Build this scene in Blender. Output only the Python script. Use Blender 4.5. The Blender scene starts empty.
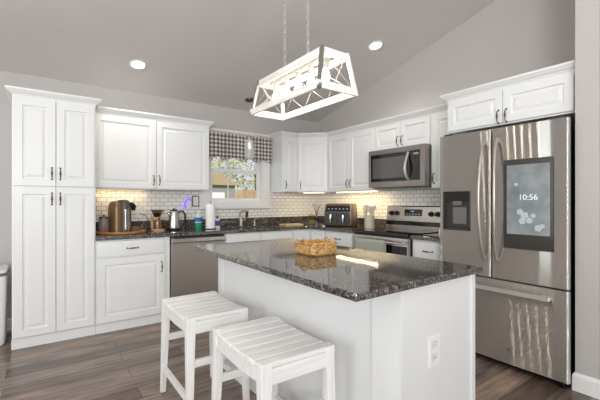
import bpy, bmesh, math, random
from mathutils import Vector, Matrix
random.seed(7)
R = math.radians
PI = math.pi
scene = bpy.context.scene
col = scene.collection

# ------------------------------------------------------------------ camera, world, big lights, exposure
cam_d = bpy.data.cameras.new('camera')
cam = bpy.data.objects.new('camera', cam_d)
col.objects.link(cam)
cam.location = (-3.543, -4.434, 1.236)
cam.rotation_euler = (PI / 2, 0, R(54.269) - PI / 2)
cam_d.sensor_width = 36
cam_d.lens = 36 * 358.977 / 600
cam_d.shift_y = -(200 - 201.848) / 600
cam_d.clip_start = 0.05
scene.camera = cam

world = bpy.data.worlds.new('world')
scene.world = world
world.use_nodes = True
wb = world.node_tree.nodes['Background']
wb.inputs['Color'].default_value = (0.90, 0.96, 1.0, 1)
wb.inputs['Strength'].default_value = 0.62

def area(name, loc, target, sx, sy, power, colr=(1, 1, 1)):
    l = bpy.data.lights.new(name, 'AREA')
    l.shape = 'RECTANGLE'
    l.size, l.size_y = sx, sy
    l.energy = power
    l.color = colr
    o = bpy.data.objects.new(name, l)
    o.location = loc
    d = Vector(target) - Vector(loc)
    o.rotation_euler = d.to_track_quat('-Z', 'Y').to_euler()
    col.objects.link(o)
    return o

# area lamps added as daylight from unseen living-room windows, behind and left of camera
area('rear_daylight_fill', (-4.6, -8.9, 1.7), (-2.4, 0, 1.3), 3.4, 2.2, 62, (0.95, 0.98, 1.0))
area('side_daylight_fill_a', (-7.3, -1.5, 1.35), (0, -1.9, 1.2), 0.5, 2.1, 16, (0.94, 0.98, 1.0))
area('side_daylight_fill_b', (-7.3, -3.9, 1.35), (0, -2.4, 1.2), 1.6, 2.1, 34, (0.94, 0.98, 1.0))
# added fill lamp out of view, aimed up to brighten the ceiling
area('ceiling_fill_light', (-4.7, -6.0, 1.7), (-4.0, -4.8, 3.6), 1.2, 1.2, 125, (0.94, 0.975, 1.0))

vs = scene.view_settings
vs.view_transform = 'Standard'
vs.look = 'None'
vs.gamma = 1.0
vs.exposure = 0.32
vs.use_curve_mapping = False

sun_d = bpy.data.lights.new('sun', 'SUN')
sun_d.energy = 3.2
sun_d.angle = R(2)
sun_d.color = (1, .95, .86)
sun = bpy.data.objects.new('sun', sun_d)
sun.rotation_euler = Vector((.35, .75, -.62)).to_track_quat('-Z', 'Y').to_euler()
col.objects.link(sun)

# ------------------------------------------------------------------ materials
def nmat(name):
    m = bpy.data.materials.new(name)
    m.use_nodes = True
    nt = m.node_tree
    return m, nt, nt.nodes['Principled BSDF']

def N(nt, t, **kw):
    n = nt.nodes.new(t)
    for k, v in kw.items():
        setattr(n, k, v)
    return n

def setin(n, **kw):
    for k, v in kw.items():
        n.inputs[k.replace('_', ' ')].default_value = v

def rgb(r, g, b):
    return (r, g, b, 1)

def s2l(*c):
    o = []
    for v in c:
        v /= 255
        o.append(v / 12.92 if v <= .04045 else ((v + .055) / 1.055) ** 2.4)
    return (*o, 1)

def plain(name, c, rough=.5, metal=0, noise=.0, scale=8, bump=0, bscale=60, emit=None, coat=0, spec=.5, trans=0, ior=1.45, alpha=1):
    m, nt, b = nmat(name)
    setin(b, Roughness=rough, Metallic=metal)
    b.inputs['Base Color'].default_value = c
    b.inputs['Coat Weight'].default_value = coat
    b.inputs['Specular IOR Level'].default_value = spec
    b.inputs['Transmission Weight'].default_value = trans
    b.inputs['IOR'].default_value = ior
    b.inputs['Alpha'].default_value = alpha
    tc = N(nt, 'ShaderNodeTexCoord')
    if noise:
        t = N(nt, 'ShaderNodeTexNoise')
        setin(t, Scale=scale, Detail=4)
        nt.links.new(tc.outputs['Object'], t.inputs['Vector'])
        r = N(nt, 'ShaderNodeMapRange')
        setin(r, To_Min=1 - noise, To_Max=1 + noise)
        nt.links.new(t.outputs['Fac'], r.inputs['Value'])
        mx = N(nt, 'ShaderNodeVectorMath', operation='SCALE')
        mx.inputs[0].default_value = c[:3]
        nt.links.new(r.outputs['Result'], mx.inputs['Scale'])
        nt.links.new(mx.outputs['Vector'], b.inputs['Base Color'])
    if bump:
        t = N(nt, 'ShaderNodeTexNoise')
        setin(t, Scale=bscale, Detail=3)
        nt.links.new(tc.outputs['Object'], t.inputs['Vector'])
        bp = N(nt, 'ShaderNodeBump')
        setin(bp, Strength=bump, Distance=.005)
        nt.links.new(t.outputs['Fac'], bp.inputs['Height'])
        nt.links.new(bp.outputs['Normal'], b.inputs['Normal'])
    if emit:
        b.inputs['Emission Color'].default_value = emit[0]
        b.inputs['Emission Strength'].default_value = emit[1]
    return m

def ramp(nt, stops, interp='LINEAR'):
    r = N(nt, 'ShaderNodeValToRGB')
    e = r.color_ramp.elements
    r.color_ramp.interpolation = interp
    while len(e) < len(stops):
        e.new(.5)
    for el, (p, c) in zip(e, stops):
        el.position = p
        el.color = c
    return r

def mapping(nt, scale=(1, 1, 1), rot=(0, 0, 0), loc=(0, 0, 0), src='Object'):
    tc = N(nt, 'ShaderNodeTexCoord')
    mp = N(nt, 'ShaderNodeMapping')
    mp.inputs['Scale'].default_value = scale
    mp.inputs['Rotation'].default_value = rot
    mp.inputs['Location'].default_value = loc
    nt.links.new(tc.outputs[src], mp.inputs['Vector'])
    return mp

def mat_floor():
    m, nt, b = nmat('hardwood_floor')
    mp = mapping(nt, loc=(.3, .04, 0))
    br = N(nt, 'ShaderNodeTexBrick', offset=.37, offset_frequency=2)
    setin(br, Scale=1, Mortar_Size=.0016, Mortar_Smooth=.1, Bias=0, Brick_Width=1.15, Row_Height=.165)
    br.inputs['Color1'].default_value = rgb(0, 0, 0)
    br.inputs['Color2'].default_value = rgb(1, 1, 1)
    br.inputs['Mortar'].default_value = rgb(0, 0, 0)
    nt.links.new(mp.outputs['Vector'], br.inputs['Vector'])
    rp = ramp(nt, [(0, s2l(106, 88, 78)), (.3, s2l(134, 120, 112)), (.55, s2l(150, 136, 128)), (.8, s2l(142, 120, 104)), (1, s2l(166, 144, 128))])
    nt.links.new(br.outputs['Color'], rp.inputs['Fac'])
    mp2 = mapping(nt, scale=(1.6, 22, 4))
    ns = N(nt, 'ShaderNodeTexNoise')
    setin(ns, Scale=1.6, Detail=8, Roughness=.65, Distortion=.5)
    nt.links.new(mp2.outputs['Vector'], ns.inputs['Vector'])
    gr = ramp(nt, [(.3, rgb(.42, .42, .43)), (.5, rgb(.92, .92, .92)), (.75, rgb(1.25, 1.22, 1.2))])
    nt.links.new(ns.outputs['Fac'], gr.inputs['Fac'])
    mp3 = mapping(nt, scale=(1, 3, 1))
    n3 = N(nt, 'ShaderNodeTexNoise')
    setin(n3, Scale=3.2, Detail=4)
    nt.links.new(mp3.outputs['Vector'], n3.inputs['Vector'])
    g3 = ramp(nt, [(.35, rgb(.7, .7, .72)), (.65, rgb(1.12, 1.1, 1.08))])
    nt.links.new(n3.outputs['Fac'], g3.inputs['Fac'])
    mx = N(nt, 'ShaderNodeMix', data_type='RGBA', blend_type='MULTIPLY')
    mx.inputs['Factor'].default_value = 1
    nt.links.new(rp.outputs['Color'], mx.inputs['A'])
    nt.links.new(gr.outputs['Color'], mx.inputs['B'])
    mx3 = N(nt, 'ShaderNodeMix', data_type='RGBA', blend_type='MULTIPLY')
    mx3.inputs['Factor'].default_value = 1
    nt.links.new(mx.outputs['Result'], mx3.inputs['A'])
    nt.links.new(g3.outputs['Color'], mx3.inputs['B'])
    m2 = N(nt, 'ShaderNodeMix', data_type='RGBA')
    nt.links.new(br.outputs['Fac'], m2.inputs['Factor'])
    nt.links.new(mx3.outputs['Result'], m2.inputs['A'])
    m2.inputs['B'].default_value = rgb(.03, .024, .02)
    nt.links.new(m2.outputs['Result'], b.inputs['Base Color'])
    setin(b, Roughness=.27)
    bp = N(nt, 'ShaderNodeBump')
    setin(bp, Strength=.15, Distance=.004)
    nt.links.new(ns.outputs['Fac'], bp.inputs['Height'])
    nt.links.new(bp.outputs['Normal'], b.inputs['Normal'])
    return m

def mat_granite():
    m, nt, b = nmat('granite')
    mp = mapping(nt)
    v = N(nt, 'ShaderNodeTexVoronoi')
    setin(v, Scale=125)
    nt.links.new(mp.outputs['Vector'], v.inputs['Vector'])
    r = ramp(nt, [(0, rgb(.016, .015, .015)), (.30, rgb(.066, .060, .056)), (.55, rgb(.135, .124, .114)), (.80, rgb(.24, .225, .21)), (.95, rgb(.36, .34, .32))], 'CONSTANT')
    nt.links.new(v.outputs['Color'], r.inputs['Fac'])
    n = N(nt, 'ShaderNodeTexNoise')
    setin(n, Scale=28, Detail=5, Roughness=.7)
    nt.links.new(mp.outputs['Vector'], n.inputs['Vector'])
    r2 = ramp(nt, [(.38, rgb(.55, .55, .56)), (.62, rgb(1.45, 1.4, 1.35))])
    nt.links.new(n.outputs['Fac'], r2.inputs['Fac'])
    mx = N(nt, 'ShaderNodeMix', data_type='RGBA', blend_type='MULTIPLY')
    mx.inputs['Factor'].default_value = 1
    nt.links.new(r.outputs['Color'], mx.inputs['A'])
    nt.links.new(r2.outputs['Color'], mx.inputs['B'])
    nt.links.new(mx.outputs['Result'], b.inputs['Base Color'])
    setin(b, Roughness=.05)
    b.inputs['IOR'].default_value = 1.75
    return m

def mat_tile():
    m, nt, b = nmat('white_subway_tile')
    mp = mapping(nt)
    sx = N(nt, 'ShaderNodeSeparateXYZ')
    nt.links.new(mp.outputs['Vector'], sx.inputs['Vector'])
    ad = N(nt, 'ShaderNodeMath', operation='SUBTRACT')
    nt.links.new(sx.outputs['X'], ad.inputs[0])
    nt.links.new(sx.outputs['Y'], ad.inputs[1])
    cx = N(nt, 'ShaderNodeCombineXYZ')
    nt.links.new(ad.outputs[0], cx.inputs['X'])
    nt.links.new(sx.outputs['Z'], cx.inputs['Y'])
    br = N(nt, 'ShaderNodeTexBrick', offset=.5)
    setin(br, Scale=1, Mortar_Size=.0022, Mortar_Smooth=.2, Brick_Width=.094, Row_Height=.0475)
    br.inputs['Color1'].default_value = s2l(236, 233, 227)
    br.inputs['Color2'].default_value = s2l(243, 241, 236)
    br.inputs['Mortar'].default_value = s2l(122, 117, 111)
    nt.links.new(cx.outputs['Vector'], br.inputs['Vector'])
    nt.links.new(br.outputs['Color'], b.inputs['Base Color'])
    bp = N(nt, 'ShaderNodeBump', invert=True)
    setin(bp, Strength=.4, Distance=.002)
    nt.links.new(br.outputs['Fac'], bp.inputs['Height'])
    nt.links.new(bp.outputs['Normal'], b.inputs['Normal'])
    setin(b, Roughness=.18)
    return m

def mat_steel(name, c=(.60, .575, .55), rough=.22, wave=.0, along=(2, 2, 140), aniso=.0):
    m, nt, b = nmat(name)
    setin(b, Metallic=1, Roughness=rough)
    b.inputs['Base Color'].default_value = (*c, 1)
    g = None
    if aniso:                       # brushed sheet: a mirror-like lobe drawn out across the brush lines
        g = N(nt, 'ShaderNodeBsdfAnisotropic')
        setin(g, Roughness=rough, Anisotropy=aniso)
        g.inputs['Color'].default_value = (*c, 1)
        tg = N(nt, 'ShaderNodeTangent', direction_type='RADIAL', axis='Z')
        nt.links.new(tg.outputs[0], g.inputs['Tangent'])
        nt.links.new(g.outputs[0], nt.nodes['Material Output'].inputs['Surface'])
    mp = mapping(nt, scale=along)
    n = N(nt, 'ShaderNodeTexNoise')
    setin(n, Scale=3, Detail=3)
    nt.links.new(mp.outputs['Vector'], n.inputs['Vector'])
    bp = N(nt, 'ShaderNodeBump')
    setin(bp, Strength=.05, Distance=.001)
    nt.links.new(n.outputs['Fac'], bp.inputs['Height'])
    last = bp
    if wave:
        mp2 = mapping(nt, scale=(7, 7, .9))
        n2 = N(nt, 'ShaderNodeTexNoise')
        setin(n2, Scale=1, Detail=1)
        nt.links.new(mp2.outputs['Vector'], n2.inputs['Vector'])
        b2 = N(nt, 'ShaderNodeBump')
        setin(b2, Strength=1, Distance=wave)
        nt.links.new(n2.outputs['Fac'], b2.inputs['Height'])
        nt.links.new(bp.outputs['Normal'], b2.inputs['Normal'])
        last = b2
    nt.links.new(last.outputs['Normal'], (g or b).inputs['Normal'])
    return m

def mat_gingham():
    m, nt, b = nmat('gingham_cloth')
    mp = mapping(nt)
    sx = N(nt, 'ShaderNodeSeparateXYZ')
    nt.links.new(mp.outputs['Vector'], sx.inputs['Vector'])
    outs = []
    for ax in ('X', 'Z'):
        mu = N(nt, 'ShaderNodeMath', operation='MULTIPLY')
        mu.inputs[1].default_value = 1 / .052
        nt.links.new(sx.outputs[ax], mu.inputs[0])
        fr = N(nt, 'ShaderNodeMath', operation='FRACT')
        nt.links.new(mu.outputs[0], fr.inputs[0])
        lt = N(nt, 'ShaderNodeMath', operation='LESS_THAN')
        lt.inputs[1].default_value = .5
        nt.links.new(fr.outputs[0], lt.inputs[0])
        outs.append(lt)
    ad = N(nt, 'ShaderNodeMath', operation='ADD')
    nt.links.new(outs[0].outputs[0], ad.inputs[0])
    nt.links.new(outs[1].outputs[0], ad.inputs[1])
    hv = N(nt, 'ShaderNodeMath', operation='MULTIPLY')
    hv.inputs[1].default_value = .5
    nt.links.new(ad.outputs[0], hv.inputs[0])
    r = ramp(nt, [(0, s2l(228, 221, 212)), (.4, s2l(156, 148, 146)), (.8, s2l(84, 79, 82))], 'CONSTANT')
    nt.links.new(hv.outputs[0], r.inputs['Fac'])
    nt.links.new(r.outputs['Color'], b.inputs['Base Color'])
    setin(b, Roughness=.9)
    return m

def mat_streaked(name, c0, c1, scale=(3, 40, 40), rough=.55):
    m, nt, b = nmat(name)
    mp = mapping(nt, scale=scale)
    n = N(nt, 'ShaderNodeTexNoise')
    setin(n, Scale=1.3, Detail=6, Roughness=.6)
    nt.links.new(mp.outputs['Vector'], n.inputs['Vector'])
    r = ramp(nt, [(.32, c0), (.58, c1)])
    nt.links.new(n.outputs['Fac'], r.inputs['Fac'])
    nt.links.new(r.outputs['Color'], b.inputs['Base Color'])
    setin(b, Roughness=rough)
    return m

def mat_weave():
    m, nt, b = nmat('woven_seagrass')
    mp = mapping(nt, scale=(1, 1, 1.6))
    v = N(nt, 'ShaderNodeTexVoronoi')
    setin(v, Scale=75)
    nt.links.new(mp.outputs['Vector'], v.inputs['Vector'])
    r = ramp(nt, [(0, s2l(226, 190, 130)), (.5, s2l(205, 158, 94)), (.8, s2l(150, 102, 52)), (1, s2l(236, 212, 166))])
    nt.links.new(v.outputs['Color'], r.inputs['Fac'])
    nt.links.new(r.outputs['Color'], b.inputs['Base Color'])
    bp = N(nt, 'ShaderNodeBump', invert=True)
    setin(bp, Strength=.8, Distance=.006)
    nt.links.new(v.outputs['Distance'], bp.inputs['Height'])
    nt.links.new(bp.outputs['Normal'], b.inputs['Normal'])
    setin(b, Roughness=.7)
    return m

def mat_glass(name, tint=(1, 1, 1), gl=.12):
    m = bpy.data.materials.new(name)
    m.use_nodes = True
    nt = m.node_tree
    nt.nodes.clear()
    out = N(nt, 'ShaderNodeOutputMaterial')
    tr = N(nt, 'ShaderNodeBsdfTransparent')
    tr.inputs['Color'].default_value = (*tint, 1)
    g = N(nt, 'ShaderNodeBsdfGlossy')
    g.inputs['Roughness'].default_value = .03
    fr = N(nt, 'ShaderNodeLayerWeight')
    fr.inputs['Blend'].default_value = gl
    mx = N(nt, 'ShaderNodeMixShader')
    nt.links.new(fr.outputs['Fresnel'], mx.inputs['Fac'])
    nt.links.new(tr.outputs[0], mx.inputs[1])
    nt.links.new(g.outputs[0], mx.inputs[2])
    nt.links.new(mx.outputs[0], out.inputs['Surface'])
    return m

def mat_screen():
    m, nt, b = nmat('display_picture')
    mp = mapping(nt, scale=(1, 1, 1))
    n = N(nt, 'ShaderNodeTexNoise')
    setin(n, Scale=9, Detail=4)
    nt.links.new(mp.outputs['Vector'], n.inputs['Vector'])
    r = ramp(nt, [(.3, s2l(128, 138, 142)), (.7, s2l(172, 178, 178))])
    nt.links.new(n.outputs['Fac'], r.inputs['Fac'])
    nt.links.new(r.outputs['Color'], b.inputs['Emission Color'])
    b.inputs['Emission Strength'].default_value = .55
    b.inputs['Base Color'].default_value = rgb(.03, .03, .03)
    setin(b, Roughness=.12)
    return m

M = dict(
    wall=plain('greige_wall_paint', s2l(192, 187, 183), .85, bump=.05, bscale=120),
    ceil=plain('greige_ceiling_paint', s2l(211, 206, 203), .9, bump=.05, bscale=120),
    trimw=plain('white_trim_paint', s2l(240, 238, 235), .4),
    cab=plain('white_cabinet_paint', s2l(236, 236, 234), .35, noise=.01, scale=5),
    island=plain('white_island_paint', s2l(228, 228, 227), .4, noise=.01, scale=5),
    dark_gap=plain('shadow_gap_board', s2l(90, 86, 82), .8),
    floor=mat_floor(), granite=mat_granite(), tile=mat_tile(),
    steel=mat_steel('brushed_stainless', c=(.90, .872, .83), rough=.21, wave=.0004, aniso=.935),
    steel2=mat_steel('satin_stainless', c=(.66, .63, .6), rough=.26),
    dwsteel=mat_steel('dishwasher_stainless', c=(.56, .52, .48), rough=.34),
    mwsteel=mat_steel('slate_stainless', c=(.38, .345, .33), rough=.3),
    chrome=mat_steel('polished_handle_metal', c=(.8, .78, .76), rough=.14),
    satin=plain('satin_light_metal', s2l(214, 210, 205), .38, metal=.5),
    handle_steel=plain('fridge_handle_steel', s2l(176, 168, 160), .3, metal=.8),
    pewter=plain('dark_pewter', s2l(92, 84, 78), .38, metal=1),
    black=plain('black_plastic', s2l(26, 25, 25), .35),
    blackglass=plain('black_glass', s2l(14, 14, 15), .05, coat=.4),
    bezel=plain('dark_screen_bezel', s2l(62, 58, 56), .2, coat=.3),
    mwglass=plain('smoked_door_glass', s2l(92, 90, 86), .1, coat=.5),
    dgrey=plain('dark_grey_plastic', s2l(58, 56, 55), .4),
    mgrey=plain('mid_grey_plastic', s2l(116, 112, 108), .4),
    white=plain('white_plastic', s2l(238, 237, 234), .35),
    paper=plain('white_paper', s2l(244, 242, 240), .9, bump=.2, bscale=200),
    gingham=mat_gingham(), weave=mat_weave(),
    stool=mat_streaked('whitewashed_wood', s2l(228, 225, 222), s2l(240, 238, 235)),
    stool_y=mat_streaked('whitewashed_wood_upright', s2l(224, 220, 216), s2l(240, 238, 235), scale=(40, 40, 3)),
    chand=mat_streaked('whitewashed_lamp_wood', s2l(222, 216, 208), s2l(246, 243, 238), scale=(30, 4, 30)),
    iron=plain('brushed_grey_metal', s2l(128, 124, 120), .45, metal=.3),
    wire=plain('galvanised_wire', s2l(190, 186, 180), .45, metal=.5),
    bulb=plain('lit_bulb', rgb(1, .9, .72), .3, emit=(rgb(1, .90, .78), 38)),
    dimbulb=plain('faint_bulb', rgb(1, .95, .85), .2, emit=(rgb(1, .9, .75), .5)),
    can=plain('lit_downlight', rgb(1, 1, 1), .3, emit=(rgb(1, .95, .87), 7)),
    dimled=plain('dim_led_strip', rgb(1, .8, .5), .3, emit=(rgb(1, .74, .42), 1.0)),
    led=plain('lit_led_strip', rgb(1, .8, .5), .3, emit=(rgb(1, .74, .38), 8)),
    glass=mat_glass('clear_glass'),
    shade=plain('pendant_glass', rgb(.95, .95, .95), .12, alpha=.3, spec=.5),
    pane=mat_glass('window_glass', gl=.06),
    smoke=mat_glass('smoky_hopper_plastic', (.55, .42, .32), .2),
    bronze=plain('bronze_metal', s2l(140, 114, 84), .38, metal=.6),
    bronzed=plain('bronze_grey_shell', s2l(124, 110, 96), .35, metal=.6),
    taupe=plain('taupe_shell', s2l(88, 80, 72), .3),
    tan=plain('tan_plastic', s2l(196, 170, 134), .5),
    wood=mat_streaked('honey_wood', s2l(150, 98, 52), s2l(196, 142, 88), scale=(4, 40, 40), rough=.45),
    lightwood=mat_streaked('pale_board_wood', s2l(204, 170, 122), s2l(228, 198, 152), scale=(4, 40, 40)),
    nickel=plain('brushed_nickel', s2l(204, 196, 184), .36, metal=.6),
    cream=plain('cream_ceramic', s2l(216, 205, 184), .35),
    creamwood=plain('pale_utensil_wood', s2l(206, 190, 162), .6),
    soapgreen=plain('green_liquid', s2l(34, 150, 112), .15, coat=.5),
    clear=plain('clear_bottle_plastic', s2l(214, 232, 226), .12, coat=.4),
    blue=plain('blue_label', s2l(38, 92, 176), .4),
    navy=plain('navy_label', s2l(58, 60, 140), .4),
    violet=plain('violet_glow', s2l(130, 100, 230), .4, emit=(s2l(130, 96, 255), .8)),
    towel=plain('sage_towel_cloth', s2l(172, 174, 160), .95, bump=.4, bscale=260),
    screen=mat_screen(),
    petal=plain('white_petals_on_display', s2l(150, 156, 158), .4, emit=(s2l(186, 192, 192), .34)),
    grass=plain('lawn', s2l(120, 140, 78), .9, noise=.3, scale=4),
    leaf=plain('leaf', s2l(158, 156, 92), .7, noise=.3, scale=3),
    bark=plain('bark', s2l(110, 92, 76), .9),
    fence=mat_streaked('cedar_fence_boards', s2l(140, 118, 94), s2l(184, 158, 126), scale=(9, 9, 1)),
    siding=plain('grey_siding', s2l(138, 140, 140), .7),
    roof=plain('tan_shingle', s2l(168, 148, 124), .9, noise=.2, scale=20),
    digit=plain('lit_digits', s2l(215, 220, 220), .4, emit=(s2l(205, 210, 212), .42)),
    dim_digit=plain('dim_display_marks', s2l(130, 150, 165), .4, emit=(s2l(130, 160, 180), .25)),
    driedstem=plain('dried_stem', s2l(92, 78, 62), .8),
)

# ------------------------------------------------------------------ mesh builder
class MB:
    def __init__(s):
        s.bm = bmesh.new()

    def box(s, x0, x1, y0, y1, z0, z1, bev=0, seg=2):
        bm = s.bm
        vs_ = [bm.verts.new((x, y, z)) for x in (x0, x1) for y in (y0, y1) for z in (z0, z1)]
        fs = [bm.faces.new([vs_[i] for i in q]) for q in ((0, 1, 3, 2), (4, 6, 7, 5), (0, 4, 5, 1), (2, 3, 7, 6), (0, 2, 6, 4), (1, 5, 7, 3))]
        if bev:
            es = list({e for f in fs for e in f.edges})
            bmesh.ops.bevel(bm, geom=es, offset=bev, segments=seg, affect='EDGES', clamp_overlap=True)
        return s

    def ring_stack(s, rings, cap0=True, cap1=True, close=False):
        bm = s.bm
        rv = [[bm.verts.new(p) for p in r] for r in rings]
        n = len(rv[0])
        seq = list(zip(rv, rv[1:]))
        if close:
            seq.append((rv[-1], rv[0]))
        for a, b in seq:
            for i in range(n):
                j = (i + 1) % n
                bm.faces.new((a[i], a[j], b[j], b[i]))
        if cap0 and not close:
            bm.faces.new(list(reversed(rv[0])))
        if cap1 and not close:
            bm.faces.new(rv[-1])
        return s

    def tube(s, pts, r, n=8, caps=True, closed=False):
        pts = [Vector(p) for p in pts]
        rs = r if isinstance(r, (list, tuple)) else [r] * len(pts)
        rings = []
        up = None
        L = len(pts)
        for i, p in enumerate(pts):
            if closed:
                d = (pts[(i + 1) % L] - pts[i - 1]).normalized()
            else:
                d = (pts[min(i + 1, L - 1)] - pts[max(i - 1, 0)]).normalized()
            if up is None:
                up = Vector((0, 0, 1)) if abs(d.z) < .9 else Vector((1, 0, 0))
            a = d.cross(up)
            if a.length < 1e-5:
                a = d.cross(Vector((0, 1, 0)))
            a.normalize()
            b = a.cross(d).normalized()
            up = b
            rings.append([p + (a * math.cos(2 * PI * k / n) + b * math.sin(2 * PI * k / n)) * rs[i] for k in range(n)])
        return s.ring_stack(rings, caps, caps, closed)

    def bar(s, p0, p1, w, h, w1=None, h1=None):
        """square-section bar between two points"""
        p0, p1 = Vector(p0), Vector(p1)
        d = (p1 - p0).normalized()
        up = Vector((0, 0, 1)) if abs(d.z) < .9 else Vector((0, 1, 0))
        a = d.cross(up).normalized()
        b = a.cross(d).normalized()
        w1 = w if w1 is None else w1
        h1 = h if h1 is None else h1
        rings = []
        for p, ww, hh in ((p0, w, h), (p1, w1, h1)):
            rings.append([p + a * sx * ww / 2 + b * sy * hh / 2 for sx, sy in ((-1, -1), (1, -1), (1, 1), (-1, 1))])
        return s.ring_stack(rings)

    def lathe(s, cx, cy, prof, n=28, caps=True, sx=1, sy=1):
        rings = [[(cx + r * sx * math.cos(2 * PI * k / n), cy + r * sy * math.sin(2 * PI * k / n), z) for k in range(n)] for r, z in prof]
        return s.ring_stack(rings, caps, caps)

    def disc_y(s, cx, y0, cz, r, y1, n=20, r1=None):
        r1 = r if r1 is None else r1
        rings = [[(cx + q * math.cos(2 * PI * k / n), y, cz + q * math.sin(2 * PI * k / n)) for k in range(n)] for y, q in ((y0, r), (y1, r1))]
        return s.ring_stack(rings)

    def prism(s, poly, z0, z1, f=None, bev=0):
        f = f or (lambda a, b, c: (a, b, c))
        st = len(s.bm.verts)
        r0 = [f(x, y, z0) for x, y in poly]
        r1 = [f(x, y, z1) for x, y in poly]
        return s.ring_stack([r0, r1])

    def sphere(s, c, r, sub=2, sc=(1, 1, 1)):
        mtx = Matrix.Translation(c) @ Matrix.Diagonal((*sc, 1))
        bmesh.ops.create_icosphere(s.bm, subdivisions=sub, radius=r, matrix=mtx)
        return s

    def door(s, x0, x1, z0, z1, y, t=.02, fr=.06):
        """raised-panel door whose back lies at y and face at y - t"""
        loops = [(0, 0), (0, t - .003), (.003, t), (fr, t), (fr + .005, t - .013), (fr + .015, t - .013), (fr + .036, t - .004)]
        w, h = x1 - x0, z1 - z0
        rings = []
        for ins, d in loops:
            if ins * 2 >= min(w, h) - .01:
                break
            rings.append([(x0 + ins, y - d, z0 + ins), (x1 - ins, y - d, z0 + ins), (x1 - ins, y - d, z1 - ins), (x0 + ins, y - d, z1 - ins)])
        return s.ring_stack(rings)

    def slab(s, x0, x1, z0, z1, y, t=.02):
        rings = []
        for ins, d in [(0, 0), (0, t - .006), (.004, t - .002), (.012, t)]:
            rings.append([(x0 + ins, y - d, z0 + ins), (x1 - ins, y - d, z0 + ins), (x1 - ins, y - d, z1 - ins), (x0 + ins, y - d, z1 - ins)])
        return s.ring_stack(rings)

    def sweep(s, path, prof, d0=None, d1=None):
        """profile (out, z) swept along an xy path; outward = right of travel; mitred"""
        P = [Vector((p[0], p[1])) for p in path]
        rings = []
        for i, p in enumerate(P):
            a = (p - P[i - 1]).normalized() if i else (Vector(d0).normalized() if d0 else None)
            b = (P[i + 1] - p).normalized() if i < len(P) - 1 else (Vector(d1).normalized() if d1 else None)
            a = a or b
            b = b or a
            na, nb = Vector((a.y, -a.x)), Vector((b.y, -b.x))
            n = (na + nb)
            n = n / max(n.length_squared, 1e-6) * 2
            rings.append([(p.x + n.x * o, p.y + n.y * o, z) for o, z in prof])
        return s.ring_stack(rings)

    def cells(s, xs, ys, fill, z0, z1):
        """solid slab over the filled cells of a grid (holes allowed)"""
        bm = s.bm
        vd = {}
        def v(i, j, k):
            if (i, j, k) not in vd:
                vd[(i, j, k)] = bm.verts.new((xs[i], ys[j], (z0, z1)[k]))
            return vd[(i, j, k)]
        F = set(fill)
        for i, j in F:
            bm.faces.new((v(i, j, 1), v(i + 1, j, 1), v(i + 1, j + 1, 1), v(i, j + 1, 1)))
            bm.faces.new((v(i, j, 0), v(i, j + 1, 0), v(i + 1, j + 1, 0), v(i + 1, j, 0)))
            for (di, dj), (a, b) in {(-1, 0): ((0, 0), (0, 1)), (1, 0): ((1, 1), (1, 0)), (0, -1): ((1, 0), (0, 0)), (0, 1): ((0, 1), (1, 1))}.items():
                if (i + di, j + dj) not in F:
                    bm.faces.new((v(i + a[0], j + a[1], 0), v(i + b[0], j + b[1], 0), v(i + b[0], j + b[1], 1), v(i + a[0], j + a[1], 1)))
        return s

    def build(s, name, mat, parent=None, smooth=True, ang=38):
        bm = s.bm
        bmesh.ops.recalc_face_normals(bm, faces=bm.faces)
        me = bpy.data.meshes.new(name)
        bm.to_mesh(me)
        bm.free()
        me.materials.append(mat)
        if smooth:
            me.polygons.foreach_set('use_smooth', [True] * len(me.polygons))
            me.set_sharp_from_angle(angle=R(ang))
        o = bpy.data.objects.new(name, me)
        col.objects.link(o)
        if parent:
            o.parent = parent
        return o

def bevel(o, w=.004, seg=2):
    md = o.modifiers.new('bevel', 'BEVEL')
    md.width = w
    md.segments = seg
    md.limit_method = 'ANGLE'
    md.angle_limit = R(40)
    return o

def tag(o, label, cat, group=None):
    o['label'] = label
    o['category'] = cat
    if group:
        o['group'] = group
    return o

def thing(name, label, cat, loc=(0, 0, 0), rz=0, group=None):
    o = bpy.data.objects.new(name, None)
    o.empty_display_size = .1
    col.objects.link(o)
    o.location = loc
    o.rotation_euler = (0, 0, rz)
    return tag(o, label, cat, group)

def struct(name, mb, m, parent=None):
    o = mb.build(name, m, parent, smooth=False)
    if not parent:
        o['kind'] = 'structure'
    return o

def dup(root, loc, rz=None, label=None):
    r = root.copy()
    col.objects.link(r)
    r.location = loc
    if rz is not None:
        r.rotation_euler = (0, 0, rz)
    if label:
        r['label'] = label
    for ch in list(root.children):
        c = ch.copy()
        col.objects.link(c)
        c.parent = r
        for g in list(ch.children):
            d = g.copy()
            col.objects.link(d)
            d.parent = c
    return r

# ------------------------------------------------------------------ room shell
CZ0, CS = 2.485, .252              # ceiling height at the back wall and its rise per metre towards the camera
RY = -5.6                          # ridge
RZ = CZ0 - CS * RY

struct('floor', MB().box(-8, .2, -9.6, .2, -.1, 0), M['floor'])

# back wall with the window opening
WX0, WX1, WZ0, WZ1 = -1.79, -1.005, 1.225, 2.10
w = MB()
for a in ((-8, WX0, 0, 2.7), (WX1, .2, 0, 2.7), (WX0, WX1, 0, WZ0), (WX0, WX1, WZ1, 2.7)):
    w.box(a[0], a[1], 0, .15, a[2], a[3])
struct('wall_back', w, M['wall'])

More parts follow.
